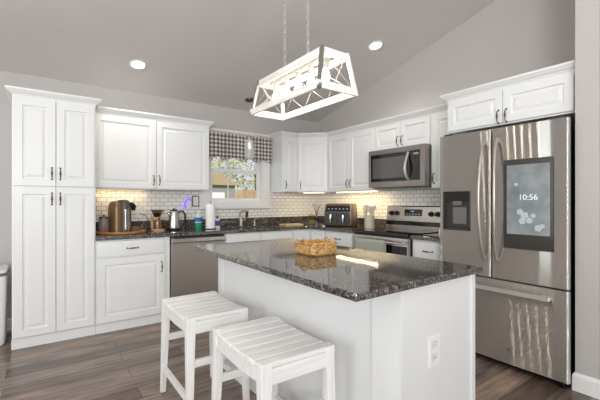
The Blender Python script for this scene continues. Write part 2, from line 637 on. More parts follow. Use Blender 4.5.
# gable wall on the right
def gable(x0, x1, y0, y1, ov=.15):
    return MB().prism([(y0, 0), (y0, CZ0 - CS * y0 + ov), (max(RY, y1), CZ0 - CS * max(RY, y1) + ov), (y1, CZ0 - CS * max(RY, y1) + ov), (y1, 0)], x0, x1, lambda a, b, c: (c, a, b))
struct('wall_right', gable(0, .15, 0, -9.6), M['wall'])
struct('wall_stub', MB().prism([(-3.576, 0), (-3.576, CZ0 + CS * 3.576 + .1), (-3.702, CZ0 + CS * 3.702 + .1), (-3.702, 0)], -.70, 0, lambda a, b, c: (c, a, b)), M['wall'])

c = MB()
c.prism([(.15, CZ0 - .15 * CS), (RY, RZ), (RY, RZ + .12), (.15, CZ0 - .15 * CS + .12)], -8, .15, lambda a, b, cc: (cc, a, b))
c.prism([(RY, RZ), (-9.6, RZ - .9), (-9.6, RZ - .78), (RY, RZ + .12)], -8, .15, lambda a, b, cc: (cc, a, b))
struct('ceiling', c, M['ceil'])

# unseen left wall of the living space; tall openings added for refrigerator reflections
w = MB()
for y0, y1, z0, z1 in ((.15, -1.2, 0, 3.9), (-1.8, -3.05, 0, 3.9), (-4.75, -6.2, 0, 3.9), (-1.2, -1.8, 2.45, 3.9), (-1.2, -1.8, 0, .25), (-3.05, -4.75, 2.45, 3.9), (-3.05, -4.75, 0, .25)):
    w.box(-7.6, -7.45, y1, y0, z0, z1)
struct('wall_left', w, M['wall'])

# baseboards
BB = [(0, 0), (.014, 0), (.014, .095), (.008, .112), (.004, .118), (0, .118)]
struct('baseboard_back', MB().sweep([(-7.4, -.0), (-3.76, -.0)], BB), M['trimw'])
struct('baseboard_right', MB().sweep([(-.60, -3.576), (-.70, -3.576), (-.70, -3.702), (0, -3.702)], BB), M['trimw'])

# tiled splash walls
T = MB().box(-3.135, -1.915, -.008, 0, 1.017, 1.371).box(-1.915, 0, -.008, 0, 1.017, 1.125).box(-1.915, -1.90, -.008, 0, 1.125, 1.371).box(-.90, 0, -.008, 0, 1.125, 1.371)
struct('wall_back_tile', T, M['tile'])
struct('wall_right_tile', MB().box(-.008, 0, -2.64, -.009, 1.017, 1.371).box(-.008, 0, -2.24, -1.45, .9, 1.017).box(-.008, 0, -2.28, -1.48, 1.371, 1.43), M['tile'])

# ------------------------------------------------------------------ window over the sink
win = bpy.data.objects.new('window_1', None)
col.objects.link(win)
win.location = (0, 0, 0)
win['kind'] = 'structure'
cs = MB()
for a in ((-1.90, WX0 + .005, WZ0 - .08, WZ1 + .09), (WX1 - .005, -.898, WZ0 - .08, WZ1 + .09), (WX0, WX1, WZ1 - .005, WZ1 + .09), (WX0, WX1, WZ0 - .08, WZ0 + .005)):
    cs.box(a[0], a[1], -.022, 0, a[2], a[3], .004)
cs.box(WX0, WX1, .0, .149, WZ0 - .02, WZ0 + .012).box(WX0, WX0 + .012, 0, .149, WZ0, WZ1).box(WX1 - .012, WX1, 0, .149, WZ0, WZ1).box(WX0, WX1, 0, .149, WZ1 - .012, WZ1)
cs.build('window_casing', M['trimw'], win)
def sash(x0, x1, z0, z1, y, gx):
    sb = MB()
    f = .048
    sb.box(x0, x1, y, y + .03, z0, z0 + f, .003).box(x0, x1, y, y + .03, z1 - f, z1, .003)
    sb.box(x0, x0 + f, y, y + .03, z0 + f, z1 - f, .003).box(x1 - f, x1, y, y + .03, z0 + f, z1 - f, .003)
    for k in gx:
        xm = x0 + (x1 - x0) * k
        sb.box(xm - .008, xm + .008, y + .01, y + .02, z0 + f, z1 - f)
    o = sb.build('window_sash', M['trimw'], win)
    MB().box(x0 + f, x1 - f, y + .013, y + .017, z0 + f, z1 - f).build('window_pane', M['pane'], o)
ZM = 1.655
sash(WX0 + .013, WX1 - .013, WZ0 + .013, ZM + .02, .05, (.36,))
sash(WX0 + .013, WX1 - .013, ZM - .02, WZ1 - .013, .085, (.36,))

# ------------------------------------------------------------------ handles
def handle(parent, x, z, y, vert=True, L=.10):
    """pewter bird-cage pull; y = the face it is screwed to"""
    pts, rs = [], []
    k = 22
    for i in range(k + 1):
        t = i / k
        a = (t - .5) * L * 1.0
        out = .026 * min(1, math.sin(PI * t) * 2.6)
        r = .0034 + .0042 * math.exp(-((t - .5) / .14) ** 2)
        if abs(t - .28) < .03 or abs(t - .72) < .03:
            r += .0025
        pts.append((x, y - out, z + a) if vert else (x + a, y - out, z))
        rs.append(r)
    m = MB().tube(pts, rs, 8)
    for sgn in (-1, 1):
        p = (x, z + sgn * L / 2) if vert else (x + sgn * L / 2, z)
        m.disc_y(p[0], y + .0005, p[1], .008, y - .004, 12, .006)
    return m.build('handle', M['pewter'], parent)

CROWN = [(0, 0), (.010, 0), (.014, .010), (.026, .018), (.036, .032), (.044, .040), (.046, .054), (0, .054)]

# ------------------------------------------------------------------ cabinets (local: x along the wall, front towards -y, z from the floor of the cabinet)
def wall_cab(label, loc, rz, W, D, H, doors, crown_path=None, d0=None, d1=None, body=None, name='wall_cabinet', fr=.058, led=False, stile=.012, split=None):
    t = thing(name, label, 'cabinet', loc, rz)
    if body:
        MB().prism(body, 0, H).build('body', M['cab'], t, smooth=False)
    else:
        MB().box(0, W, -D, 0, 0, H).build('body', M['cab'], t, smooth=False)
    for (x0, x1, z0, z1, hx, hz) in doors:
        d = MB().door(x0, x1, z0, z1, -D - .001, .02, fr).build('door', M['cab'], t, smooth=False)
        if hx is not None:
            handle(d, hx, hz, -D - .021)
    if crown_path:
        MB().sweep(crown_path, [(o, z + H) for o, z in CROWN], d0, d1).build('crown_molding', M['cab'], t, smooth=False)
    return t

G = .0025
def pair(W, z0, z1, hz, s=.010, inset=.028):
    m = W / 2
    return [(s, m - G, z0, z1, m - G - inset, hz), (m + G, W - s, z0, z1, m + G + inset, hz)]

# pantry
t = thing('pantry_cabinet', 'tall white four-door pantry cabinet at the left end of the back wall', 'cabinet', (-3.745, 0, 0), 0)
W = .608
MB().box(0, W, -.61, -.001, .09, 2.135).build('body', M['cab'], t, smooth=False)
MB().box(0, W, -.598, -.02, 0, .09).box(-.004, W, -.604, -.598, 0, .085).build('toe_kick', M['cab'], t, smooth=False)
for (x0, x1, z0, z1, hx, hz) in pair(W, .098, 1.362, 1.262) + pair(W, 1.372, 2.112, 1.482):
    d = MB().door(x0, x1, z0, z1, -.611, .02, .06).build('door', M['cab'], t, smooth=False)
    handle(d, hx, hz, -.631)
MB().sweep([(0, -.002), (0, -.61), (W, -.61), (W, -.362)], [(o, z + 2.135) for o, z in CROWN]).build('crown_molding', M['cab'], t, smooth=False)

UZ, UH = 1.372, .767
W = 1.218
wall_cab('white two-door wall cabinet above the coffee machine and kettle', (-3.134, 0, UZ), 0, W, .31, UH,
         pair(W, .008, UH - .022, .10), [(0, -.31), (W, -.31), (W, -.002)])
W = .256
wall_cab('narrow single-door white wall cabinet just right of the kitchen window', (-.876, 0, UZ), 0, W, .31, UH,
         [(.012, W - .004, .008, UH - .022, .040, .10)], [(0, -.002), (0, -.31), (W - .006, -.31)], None, (1, -1))
# diagonal corner
a45 = R(-45)
LX, LY = -.619, -.312
def loc45(x, y):
    v = Matrix.Rotation(-a45, 2) @ Vector((x - LX, y - LY))
    return (v.x, v.y)
dl = math.hypot(.619 - .312, .619 - .312)
wall_cab('white corner wall cabinet with its door set at an angle', (LX, LY, UZ), a45, 0, 0, UH,
         [(.012, dl - .012, .008, UH - .022, .048, .10)], [(0, 0), (dl, 0)], Matrix.Rotation(-a45, 2) @ Vector((1, 0)), Matrix.Rotation(-a45, 2) @ Vector((0, -1)),
         body=[loc45(-.619, -.312), loc45(-.312, -.619), loc45(-.001, -.619), loc45(-.001, -.001), loc45(-.619, -.001)])
RR = R(-90)
W = .858
wall_cab('white two-door wall cabinet above the air fryer, left of the microwave', (0, -.620, UZ), RR, W, .31, UH,
         pair(W, .008, UH - .022, .10), [(0, -.31), (W, -.31)], Matrix.Rotation(R(90), 2) @ Vector((1, -1)), None)
W = .764
wall_cab('short white two-door cabinet directly above the stainless microwave', (0, -1.480, 1.826), RR, W, .31, .313,
         pair(W, .008, .313 - .022, .085), [(0, -.31), (W, -.31)], fr=.05)
W = .352
wall_cab('narrow white single-door wall cabinet between microwave and refrigerator', (0, -2.246, UZ), RR, W, .31, UH,
         [(.008, W - .006, .008, UH - .022, .038, .10)], [(0, -.31), (W, -.31)])
W = .962
wall_cab('deep white two-door cabinet above the stainless refrigerator', (0, -2.604, 1.842), RR, W, .61, .288,
         [(.02, W / 2 - G, .012, .268, W / 2 - .03, .062), (W / 2 + G, W - .02, .012, .268, W / 2 + .03, .062)], [(0, -.002), (0, -.61), (W, -.61)], fr=.055)

# base cabinets
BH = .874
def base_cab(label, loc, rz, W, fronts, x_body0=0, x_body1=None, D=.61, name='base_cabinet', sink=False):
    t = thing(name, label, 'cabinet', loc, rz)
    x_body1 = W if x_body1 is None else x_body1
    bd_ = MB().box(x_body0, x_body1, -D, -.001, .09, .70 if sink else BH)
    if sink:
        bd_.box(x_body0, x_body1, -D, -D + .019, .70, BH).box(x_body0, x_body0 + .018, -D + .019, -.001, .70, BH).box(x_body1 - .018, x_body1, -D + .019, -.001, .70, BH)
    bd_.build('body', M['cab'], t, smooth=False)
    MB().box(x_body0, x_body1, -D + .012, -.02, 0, .09).box(x_body0, x_body1, -D + .006, -D + .012, 0, .085).build('toe_kick', M['cab'], t, smooth=False)
    for f in fronts:
        kind, x0, x1, z0, z1 = f[:5]
        if kind == 'door':
            d = MB().door(x0, x1, z0, z1, -D - .001, .02, .062).build('door', M['cab'], t, smooth=False)
            if len(f) > 5:
                handle(d, f[5], f[6], -D - .021)
        else:
            d = MB().slab(x0, x1, z0, z1, -D - .001).build('drawer' if kind == 'drawer' else 'false_front', M['cab'], t)
            if kind == 'drawer':
                handle(d, (x0 + x1) / 2, (z0 + z1) / 2, -D - .021, False)
    return t

base_cab('white base cabinet with one drawer over one door, under the coffee machine', (-3.135, 0, 0), 0, .672,
         [('drawer', .012, .618, .712, .862), ('door', .012, .618, .098, .700, .585, .575)])
base_cab('white sink base cabinet under the faucet, right of the dishwasher', (-1.850, 0, 0), 0, .932,
         [('false', .01, .462, .722, .862), ('false', .470, .922, .722, .862), ('door', .01, .462, .098, .710, .43, .62), ('door', .470, .922, .098, .710, .50, .62)], sink=True)
# corner base: L-shaped body, one leaf of the door on each wall
t = thing('corner_base_cabinet', 'white corner base cabinet with a folded two-leaf door below the air fryer', 'cabinet', (0, 0, 0), 0)
Lp = [(-.915, -.001), (-.915, -.61), (-.61, -.61), (-.61, -.915), (-.001, -.915), (-.001, -.001)]
MB().prism(Lp, .09, BH).build('body', M['cab'], t, smooth=False)
MB().prism([(-.915, -.02), (-.915, -.6), (-.6, -.6), (-.6, -.915), (-.02, -.915), (-.02, -.02)], 0, .09).build('toe_kick', M['cab'], t, smooth=False)
MB().door(-.905, -.635, .10, .862, -.611, .02, .05).build('door', M['cab'], t, smooth=False)
d2 = MB().door(.635, .905, .10, .862, -.611, .02, .05).build('door', M['cab'], t, smooth=False)
d2.rotation_euler = (0, 0, RR)
base_cab('white drawer base cabinet left of the stove', (0, -.917, 0), RR, .533,
         [('drawer', .008, .497, .712, .862), ('door', .008, .497, .098, .700, .46, .6)])
base_cab('narrow white drawer base cabinet between stove and refrigerator', (0, -2.236, 0), RR, .385,
         [('drawer', .022, .345, .690, .858), ('door', .022, .345, .098, .678, .06, .6)])

# ------------------------------------------------------------------ worktops
SX0, SX1, SY0, SY1 = -1.74, -1.05, -.52, -.14
t = thing('granite_worktop', 'dark granite L-shaped worktop along the back wall and corner', 'worktop', (0, 0, 0))
xs = [-3.134, SX0, SX1, -.65, -.001]
ys = [-1.449, -.65, SY0, SY1, -.001]
fill = [(i, j) for i in range(4) for j in (1, 2, 3) if not (i == 1 and j == 2)] + [(3, 0)]
bevel(MB().cells(xs, ys, fill, .876, .914).build('slab', M['granite'], t, smooth=False), .005)
MB().box(-3.134, -.022, -.021, -.001, .9145, 1.016, .002).box(-.021, -.001, -1.449, -.001, .9145, 1.016, .002).build('upstand', M['granite'], t, smooth=False)
t = thing('granite_worktop', 'small dark granite worktop piece between stove and refrigerator', 'worktop', (0, 0, 0))
bevel(MB().box(-.65, -.001, -2.618, -2.236, .876, .914).build('slab', M['granite'], t, smooth=False), .005)
MB().box(-.021, -.001, -2.618, -2.236, .9145, 1.016, .002).build('upstand', M['granite'], t, smooth=False)

# sink
t = thing('kitchen_sink', 'stainless undermount sink set in the worktop below the window', 'sink', (0, 0, 0))
sk = MB()
sk.ring_stack([[(SX0 - .0, SY0, .875), (SX1, SY0, .875), (SX1, SY1, .875), (SX0, SY1, .875)],
               [(SX0 + .01, SY0 + .01, .72), (SX1 - .01, SY0 + .01, .72), (SX1 - .01, SY1 - .01, .72), (SX0 + .01, SY1 - .01, .72)]], cap0=False)
sk.build('basin', M['steel2'], t, smooth=False)
MB().lathe((SX0 + SX1) / 2, (SY0 + SY1) / 2, [(.045, .7205), (.045, .724), (.03, .7225), (.002, .7225)], 20).build('drain', M['chrome'], t)

# faucet and soap pump
t = thing('kitchen_faucet', 'brushed nickel pull-down kitchen faucet behind the sink', 'faucet', (-1.385, -.085, .9145))
MB().lathe(0, 0, [(.027, 0), (.027, .006), (.020, .012), (.018, .10), (.016, .12), (.012, .13)], 20).build('base', M['nickel'], t)
pts = [(0, 0, .12), (0, 0, .17)] + [(.012 * 0, -.075 + .075 * math.cos(a), .17 + .06 * math.sin(a)) for a in [k * PI / 10 for k in range(1, 8)]]
MB().tube([(-.012 + .0, 0, .10), (-.018, -.002, .15), (-.012, -.02, .185), (.006, -.055, .205), (.02, -.09, .208), (.03, -.115, .196)], .011, 12).build('spout', M['nickel'], t)
MB().tube([(.032, -.118, .194), (.010, -.145, .135), (.004, -.152, .12)], [.015, .018, .014], 12).build('spray_head', M['black'], t)
MB().tube([(.018, 0, .07), (.05, -.01, .085), (.085, -.02, .12)], [.009, .007, .005], 10).build('lever', M['nickel'], t)
t = thing('soap_pump', 'brushed nickel soap pump right of the kitchen faucet', 'soap pump', (-1.18, -.085, .9145))
MB().lathe(0, 0, [(.020, 0), (.020, .006), (.014, .012), (.013, .06), (.007, .066), (.007, .085)], 18).build('base', M['nickel'], t)
MB().tube([(0, 0, .08), (0, -.02, .092), (0, -.07, .086)], [.008, .008, .005], 10).build('spout', M['nickel'], t)

# ------------------------------------------------------------------ valance and rod
t = thing('window_valance', 'black and cream gingham valance over the kitchen window', 'valance', (0, 0, 0))
VX0, VX1, VZ0, VZ1 = -1.90, -.884, 1.80, 2.135
bmv = MB()
nx, nz = 120, 8
grid = []
for i in range(nx + 1):
    u = i / nx
    x = VX0 + (VX1 - VX0) * u
    rowv = []
    for k in range(nz + 1):
        v = k / nz
        y = -.065 - .010 * math.sin(u * 2 * PI * 17 + .6 * math.sin(u * 31)) * (.45 + .55 * (1 - v)) - .006 * math.sin(u * 41)
        z = VZ0 + (VZ1 - VZ0) * v - (.014 * math.sin(u * 2 * PI * 4.3) + .008 * math.sin(u * 55)) * (1 - v)
        rowv.append(bmv.bm.verts.new((x, y, z)))
    grid.append(rowv)
for i in range(nx):
    for k in range(nz):
        bmv.bm.faces.new((grid[i][k], grid[i + 1][k], grid[i + 1][k + 1], grid[i][k + 1]))
o = bmv.build('cloth', M['gingham'], t, ang=80)
sd = o.modifiers.new('thick', 'SOLIDIFY')
sd.thickness = .002
MB().box(-1.90, -.884, -.046, -.023, 2.118, 2.15, .003).box(-1.895, -.886, -.085, -.023, 2.150, 2.162, .003).build('mounting_board', M['trimw'], t)

# ------------------------------------------------------------------ dishwasher
t = thing('dishwasher', 'stainless dishwasher built in left of the sink', 'dishwasher', (-2.460, 0, 0))
W = .606
MB().box(.003, W - .003, -.60, -.02, .10, .868).build('tub', M['dgrey'], t, smooth=False)
MB().box(.003, W - .003, -.55, -.1, .0, .10).build('toe_kick', M['black'], t, smooth=False)
MB().box(.006, W - .006, -.640, -.601, .11, .800, .004).build('door', M['dwsteel'], t)
MB().box(.006, W - .006, -.628, -.601, .802, .866, .004).build('control_panel', M['dgrey'], t)
dh = MB()
dh.box(.02, W - .02, -.672, -.656, .812, .850, .005)
dh.box(.006, .028, -.672, -.6285, .806, .856, .003).box(W - .028, W - .006, -.672, -.6285, .806, .856, .003)
dh.build('handle', M['steel2'], t)

# ------------------------------------------------------------------ range
t = thing('electric_range', 'stainless electric range with black glass cooktop', 'stove', (0, -1.453, 0), RR)
W = .778
MB().box(0.002, W - .002, -.625, -.03, .0, .895).build('body', M['black'], t, smooth=False)
MB().box(0.0, W, -.668, -.09, .896, .922, .004).build('cooktop', M['blackglass'], t)
for (bx, by, br_) in ((.20, -.47, .105), (.58, -.47, .085), (.20, -.23, .075), (.58, -.23, .10)):
    MB().lathe(bx, by, [(br_, .9222), (br_, .9228), (br_ - .004, .9228), (br_ - .004, .9222)], 36, caps=False).build('burner_ring', M['dgrey'], t)
bgd = MB()
bgd.prism([(-.022, .90), (-.088, .90), (-.088, .96), (-.062, 1.178), (-.05, 1.19), (-.022, 1.19)], 0.0, W, lambda a, b, cc: (cc, a, b))
bg = bgd.build('backguard', M['steel2'], t, smooth=False)
def bgp(z, o=0):
    return -.088 + (.026) * (z - .96) / .218 - o
def slant_box(mb, x0, x1, z0, z1, o):
    mb.ring_stack([[(x0, bgp(z0, -.002), z0), (x1, bgp(z0, -.002), z0), (x1, bgp(z1, -.002), z1), (x0, bgp(z1, -.002), z1)],
                   [(x0, bgp(z0, o), z0), (x1, bgp(z0, o), z0), (x1, bgp(z1, o), z1), (x0, bgp(z1, o), z1)]])
    return mb
slant_box(MB(), .265, .505, 1.075, 1.15, .002).build('clock_panel', M['blackglass'], t)
dd = MB()
for q in range(5):
    slant_box(dd, .29 + q * .042, .312 + q * .042, 1.09, 1.10, .0035)
slant_box(dd, .355, .40, 1.118, 1.135, .0035)
dd.build('display_mark', M['dim_digit'], t)
for q in range(4):
    kx = (.075, .155, .625, .705)[q]
    y = bgp(1.10)
    kb = MB().disc_y(kx, y + .002, 1.10, .030, y - .006, 20, .029).disc_y(kx, y - .006, 1.10, .024, y - .034, 20, .020)
    kb.build('knob', M['black'], t)
slant_box(MB(), .0, W, .962, 1.012, .0015).build('black_strip', M['blackglass'], t)
od = MB().box(.006, W - .006, -.664, -.626, .215, .872, .004).build('oven_door', M['steel2'], t)
MB().box(.05, W - .022, -.667, -.660, .33, .795).build('oven_window', M['blackglass'], od, smooth=False)
oh = MB().tube([(.05, -.712, .825), (W - .05, -.712, .825)], .012, 12)
oh.box(.05, .075, -.712, -.664, .815, .836, .003).box(W - .075, W - .05, -.712, -.664, .815, .836, .003)
oh.build('handle', M['chrome'], od)
MB().box(.006, W - .006, -.660, -.626, .06, .205, .004).build('storage_drawer', M['steel2'], t)

# towel over the oven handle
tw = MB()
x0, x1 = .10, .525
prof = [(-.698, .40), (-.698, .80), (-.700, .832), (-.712, .840), (-.725, .832), (-.728, .80), (-.730, .34)]
rows = []
for i in range(15):
    u = i / 14
    rows.append([(x0 + (x1 - x0) * u, y - .003 * math.sin(u * 15) * (1 if z < .79 else .2), z) for y, z in prof])
vv = [[tw.bm.verts.new(p) for p in r] for r in rows]
for i in range(14):
    for k in range(len(prof) - 1):
        tw.bm.faces.new((vv[i][k], vv[i + 1][k], vv[i + 1][k + 1], vv[i][k + 1]))
o = tw.build('dish_towel', M['towel'], None, ang=80)
o.location = (0, -1.453, 0)
o.rotation_euler = (0, 0, RR)
sd = o.modifiers.new('thick', 'SOLIDIFY')
sd.thickness = .003
sd.offset = 1
tag(o, 'sage grey dish towel hung over the oven door handle', 'towel')

# ------------------------------------------------------------------ microwave
t = thing('microwave', 'dark stainless over-the-range microwave under the short cabinet', 'microwave', (0, -1.483, 1.400), RR)
W, H = .757, .423
MB().box(0, W, -.385, -.012, 0, H).build('body', M['mwsteel'], t, smooth=False)
fm = MB()
for a in ((0, W, 0, .062), (0, W, H - .052, H), (0, .030, .062, H - .052), (W - .052, W, .062, H - .052)):
    fm.box(a[0], a[1], -.430, -.386, a[2], a[3], .003)
fm.build('front_frame', M['mwsteel'], t)
dr = MB().box(.031, .572, -.424, -.386, .063, H - .053, .002).build('door', M['blackglass'], t)
MB().box(.062, .520, -.4265, -.4235, .10, H - .095).build('door_window', M['mwglass'], dr, smooth=False)
hp = [(.560, -.424, .075), (.560, -.456, .095), (.560, -.478, .15), (.560, -.484, .185), (.560, -.478, .23), (.560, -.456, .29), (.560, -.424, H - .065)]
MB().tube(hp, [.012, .013, .014, .015, .014, .013, .012], 12).build('handle', M['satin'], dr)
MB().box(.574, W - .053, -.424, -.386, .063, H - .053, .002).build('control_panel', M['blackglass'], t)
MB().box(.625, .685, -.4255, -.4235, H - .095, H - .078).build('display_mark', M['dim_digit'], t, smooth=False)
MB().box(.02, W - .02, -.40, -.02, -.006, 0).build('vent_grille', M['black'], t, smooth=False)

# ------------------------------------------------------------------ refrigerator
t = thing('refrigerator', 'large stainless french-door refrigerator with touch screen and dispenser', 'refrigerator', (0, -2.637, 0), RR)
W = .930
SP = .436
MB().box(.014, W - .014, -.7515, -.06, .055, 1.765).build('case', M['black'], t, smooth=False)
def fdoor(name, x0, x1, z0, z1, hole=None):
    """door slab with softly rounded vertical edges; hole = recess opening"""
    y1, y0 = -.752, -.780
    prof = []
    def P(ins, y):
        return (ins, y)
    if not hole:
        m = MB()
        rings = []
        k = 6
        sec = [(x0, y1)]
        r = .014
        for i in range(k + 1):
            a = PI / 2 * i / k
            sec.append((x0 + r - r * math.cos(a), y0 + r - r * math.sin(a)))
        for i in range(k + 1):
            a = PI / 2 * i / k
            sec.append((x1 - r + r * math.sin(a), y0 + r - r * math.cos(a)))
        sec.append((x1, y1))
        m.prism(sec, z0, z1)
        return m.build(name, M['steel'], t)
    hx0, hx1, hz0, hz1 = hole
    m = MB()
    r = .014
    k = 6
    left = [(x0, y1)] + [(x0 + r - r * math.cos(PI / 2 * i / k), y0 + r - r * math.sin(PI / 2 * i / k)) for i in range(k + 1)]
    right = [(x1 - r + r * math.sin(PI / 2 * i / k), y0 + r - r * math.cos(PI / 2 * i / k)) for i in range(k + 1)] + [(x1, y1)]
    m.prism(left + [(hx0, y0), (hx0, y1)], z0, z1)
    m.prism([(hx1, y1), (hx1, y0)] + right, z0, z1)
    m.box(hx0, hx1, y0, y1, z0, hz0)
    m.box(hx0, hx1, y0, y1, hz1, z1)
    bmesh.ops.remove_doubles(m.bm, verts=m.bm.verts, dist=1e-5)
    return m.build(name, M['steel'], t)
DX0, DX1, DZ0, DZ1 = .036, .272, 1.005, 1.322
ld = fdoor('left_door', .0, SP - .003, .665, 1.787, (DX0, DX1, DZ0, DZ1))
ds = MB()
ds.box(DX0, DX1, -.7535, -.7525, DZ0, DZ1).box(DX0, DX0 + .012, -.784, -.7535, DZ0, DZ1).box(DX1 - .012, DX1, -.784, -.7535, DZ0, DZ1).box(DX0, DX1, -.784, -.7535, DZ0, DZ0 + .012)
disp = ds.build('dispenser', M['dgrey'], ld, smooth=False)
MB().box(DX0 + .012, DX1 - .012, -.784, -.754, DZ1 - .075, DZ1 - .001, .003).build('dispenser_panel', M['blackglass'], ld)
MB().box(DX0 + .08, DX1 - .075, -.778, -.756, DZ1 - .115, DZ1 - .078, .006).build('dispenser_nozzle', M['mgrey'], ld)
MB().box(DX0 + .075, DX1 - .04, -.762, -.754, DZ0 + .05, DZ1 - .13, .006).build('dispenser_paddle', M['mgrey'], ld)
rd = fdoor('right_door', SP + .003, W, .665, 1.787)
fz = fdoor('freezer_drawer', .0, W, .055, .652)
def fhandle(x, parent):
    p = []
    rr = []
    for i in range(25):
        u = i / 24
        z = .80 + (1.70 - .80) * u
        o_ = .016 + .058 * math.sin(PI * u) ** .55
        sgn = 1 if x > SP else -1
        p.append((x + sgn * .012 * math.sin(PI * u), -.780 - o_, z))
        rr.append(.011)
    m = MB().tube(p, rr, 12)
    m.box(x - .010, x + .010, -.800, -.7795, .79, .825, .004).box(x - .010, x + .010, -.800, -.7795, 1.675, 1.71, .004)
    return m.build('handle', M['handle_steel'], parent)
fhandle(SP - .048, ld)
fhandle(SP + .044, rd)
hm = MB().bar((.06, -.822, .588), (W - .10, -.822, .588), .024, .026)
hm.box(.06, .085, -.812, -.7795, .577, .599, .003).box(W - .125, W - .10, -.812, -.7795, .577, .599, .003)
hm.build('handle', M['satin'], fz)
MB().disc_y(.565, -.7795, .16, .011, -.7815, 16).build('badge', M['chrome'], fz)
# touch screen
SC = (.526, .846, .900, 1.540)
sc_ = MB().box(SC[0], SC[1], -.7865, -.7795, SC[2], SC[3], .003).build('touch_screen', M['bezel'], rd)
MB().box(.552, .826, -.7880, -.7860, 1.005, 1.500).build('display_picture', M['screen'], sc_, smooth=False)
def text_mesh(body, size, name, m, parent, loc, rot):
    cu = bpy.data.curves.new(name, 'FONT')
    cu.body = body
    cu.size = size
    cu.align_x = 'CENTER'
    cu.extrude = .0006
    tmp = bpy.data.objects.new(name, cu)
    col.objects.link(tmp)
    bpy.context.view_layer.update()
    me = bpy.data.meshes.new_from_object(tmp.evaluated_get(bpy.context.evaluated_depsgraph_get()))
    bpy.data.objects.remove(tmp)
    bpy.data.curves.remove(cu)
    me.name = name
    me.materials.clear()
    me.materials.append(m)
    o = bpy.data.objects.new(name, me)
    o.location = loc
    o.rotation_euler = rot
    o.parent = parent
    col.objects.link(o)
    return o
text_mesh('10:56', .056, 'clock_digits', M['digit'], sc_, (.692, -.7888, 1.25), (PI / 2, 0, 0))
fl = MB()
for (fx, fzc, fr_) in ((.640, 1.165, .024), (.672, 1.14, .028), (.655, 1.10, .026), (.70, 1.105, .024), (.725, 1.14, .018), (.755, 1.055, .026), (.615, 1.36, .014), (.78, 1.07, .018)):
    for k in range(5):
        a = 2 * PI * k / 5 + fx * 20
        fl.disc_y(fx + fr_ * .5 * math.cos(a), -.7875, fzc + fr_ * .5 * math.sin(a), fr_ * .42, -.7886 - .0002 * k, 10)
fl.build('displayed_blossoms', M['petal'], sc_)
for hx in (.03, W - .10):
    MB().box(hx, hx + .07, -.765, -.66, 1.7885, 1.803, .004).build('hinge_cover', M['dgrey'], t)
MB().box(.02, W - .02, -.70, -.60, .006, .0545).build('kick_grille', M['black'], t, smooth=False)
for fx in (.05, W - .05):
    MB().lathe(fx, -.725, [(.022, .0), (.022, .012), (.010, .014), (.010, .054)], 14).build('foot', M['black'], t)

# ------------------------------------------------------------------ island
t = thing('kitchen_island', 'white panelled kitchen island base under dark granite', 'island', (0, 0, 0))
IX0, IX1, IY0, IY1 = -2.372, -1.808, -1.85, -3.500
fx = -2.45     # seat-side face at the far end
MB().prism([(IX0 + .012, IY1 + .02), (IX1 - .012, IY1 + .02), (IX1 - .012, IY0), (fx + .012, IY0)][::-1], 0.0, .8835).build('body', M['island'], t, smooth=False)
def sx(y):
    return IX0 + (fx - IX0) * (y - IY1) / (IY0 - IY1)
ep = MB().box(IX0 + .012, IX1 - .012, IY1 + .006, IY1 + .0195, 0, .8835)
ep.build('end_panel', M['island'], t, smooth=False)
MB().box(IX1 - .030, IX1, IY1 - .003, IY1 + .03, 0, .8835, .002).build('corner_trim', M['island'], t)
for (ya, yb) in ((IY1, IY1 + .15), (IY0 - .06, IY0 + .004)):
    MB().prism([(sx(ya), ya), (sx(ya) + .03, ya), (sx(yb) + .03, yb), (sx(yb), yb)], 0, .8835).build('pilaster', M['island'], t, smooth=False)
MB().prism([(sx(IY1 + .151) - .0, IY1 + .151), (sx(IY1 + .151) + .02, IY1 + .151), (sx(IY0 - .061) + .02, IY0 - .061), (sx(IY0 - .061), IY0 - .061)], 0, .10).build('base_rail', M['island'], t, smooth=False)
for k in range(3):
    y0_ = IY1 + .04 + k * .54
    d = MB().door(y0_ + .004 + 2.0 * 0, y0_ + .53, .11, .86, 0, .018, .06).build('door', M['island'], t, smooth=False)
    d.location = (IX1 - .0119, 0, 0)
    d.rotation_euler = (0, 0, PI / 2)
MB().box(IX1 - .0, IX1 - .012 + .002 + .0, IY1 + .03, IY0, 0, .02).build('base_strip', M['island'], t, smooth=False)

t = thing('island_worktop', 'speckled dark granite top of the kitchen island', 'worktop', (0, 0, 0))
pl = MB().prism([(-2.652, -3.532), (-1.765, -3.517), (-1.765, -1.80), (-2.640, -1.80)], .884, .914)
bevel(pl.build('slab', M['granite'], t, smooth=False), .006, 3)

# outlets
def outlet(label, loc, rz, m='white', w=.07, h=.115, name='electrical_outlet'):
    t = thing(name, label, 'outlet', loc, rz)
    MB().box(-w / 2, w / 2, -.007, -.0002, -h / 2, h / 2, .003).build('cover_plate', M[m], t)
    for s_ in (-1, 1):
        so = MB().box(-.017, .017, -.0095, -.0065, s_ * .027 - .016, s_ * .027 + .016, .004).build('socket', M[m], t)
        MB().box(-.008, -.005, -.0102, -.0090, s_ * .027 - .004, s_ * .027 + .007).box(.005, .008, -.0102, -.0090, s_ * .027 - .004, s_ * .027 + .007).build('slot', M['mgrey'], so, smooth=False)
    return t
outlet('white wall outlet on the near end panel of the island', (-2.142, IY1 + .006, .580), 0, w=.086, h=.138)
outlet('white wall outlet in the tile behind the coffee machine', (-2.63, -.008, 1.115), 0)
t = outlet('white wall outlet framed in grey beside the paper towels', (-1.975, -.008, 1.245), 0)
MB().box(-.048, .048, -.004, -.0003, -.07, .07, .002).build('outer_frame', M['mgrey'], t)

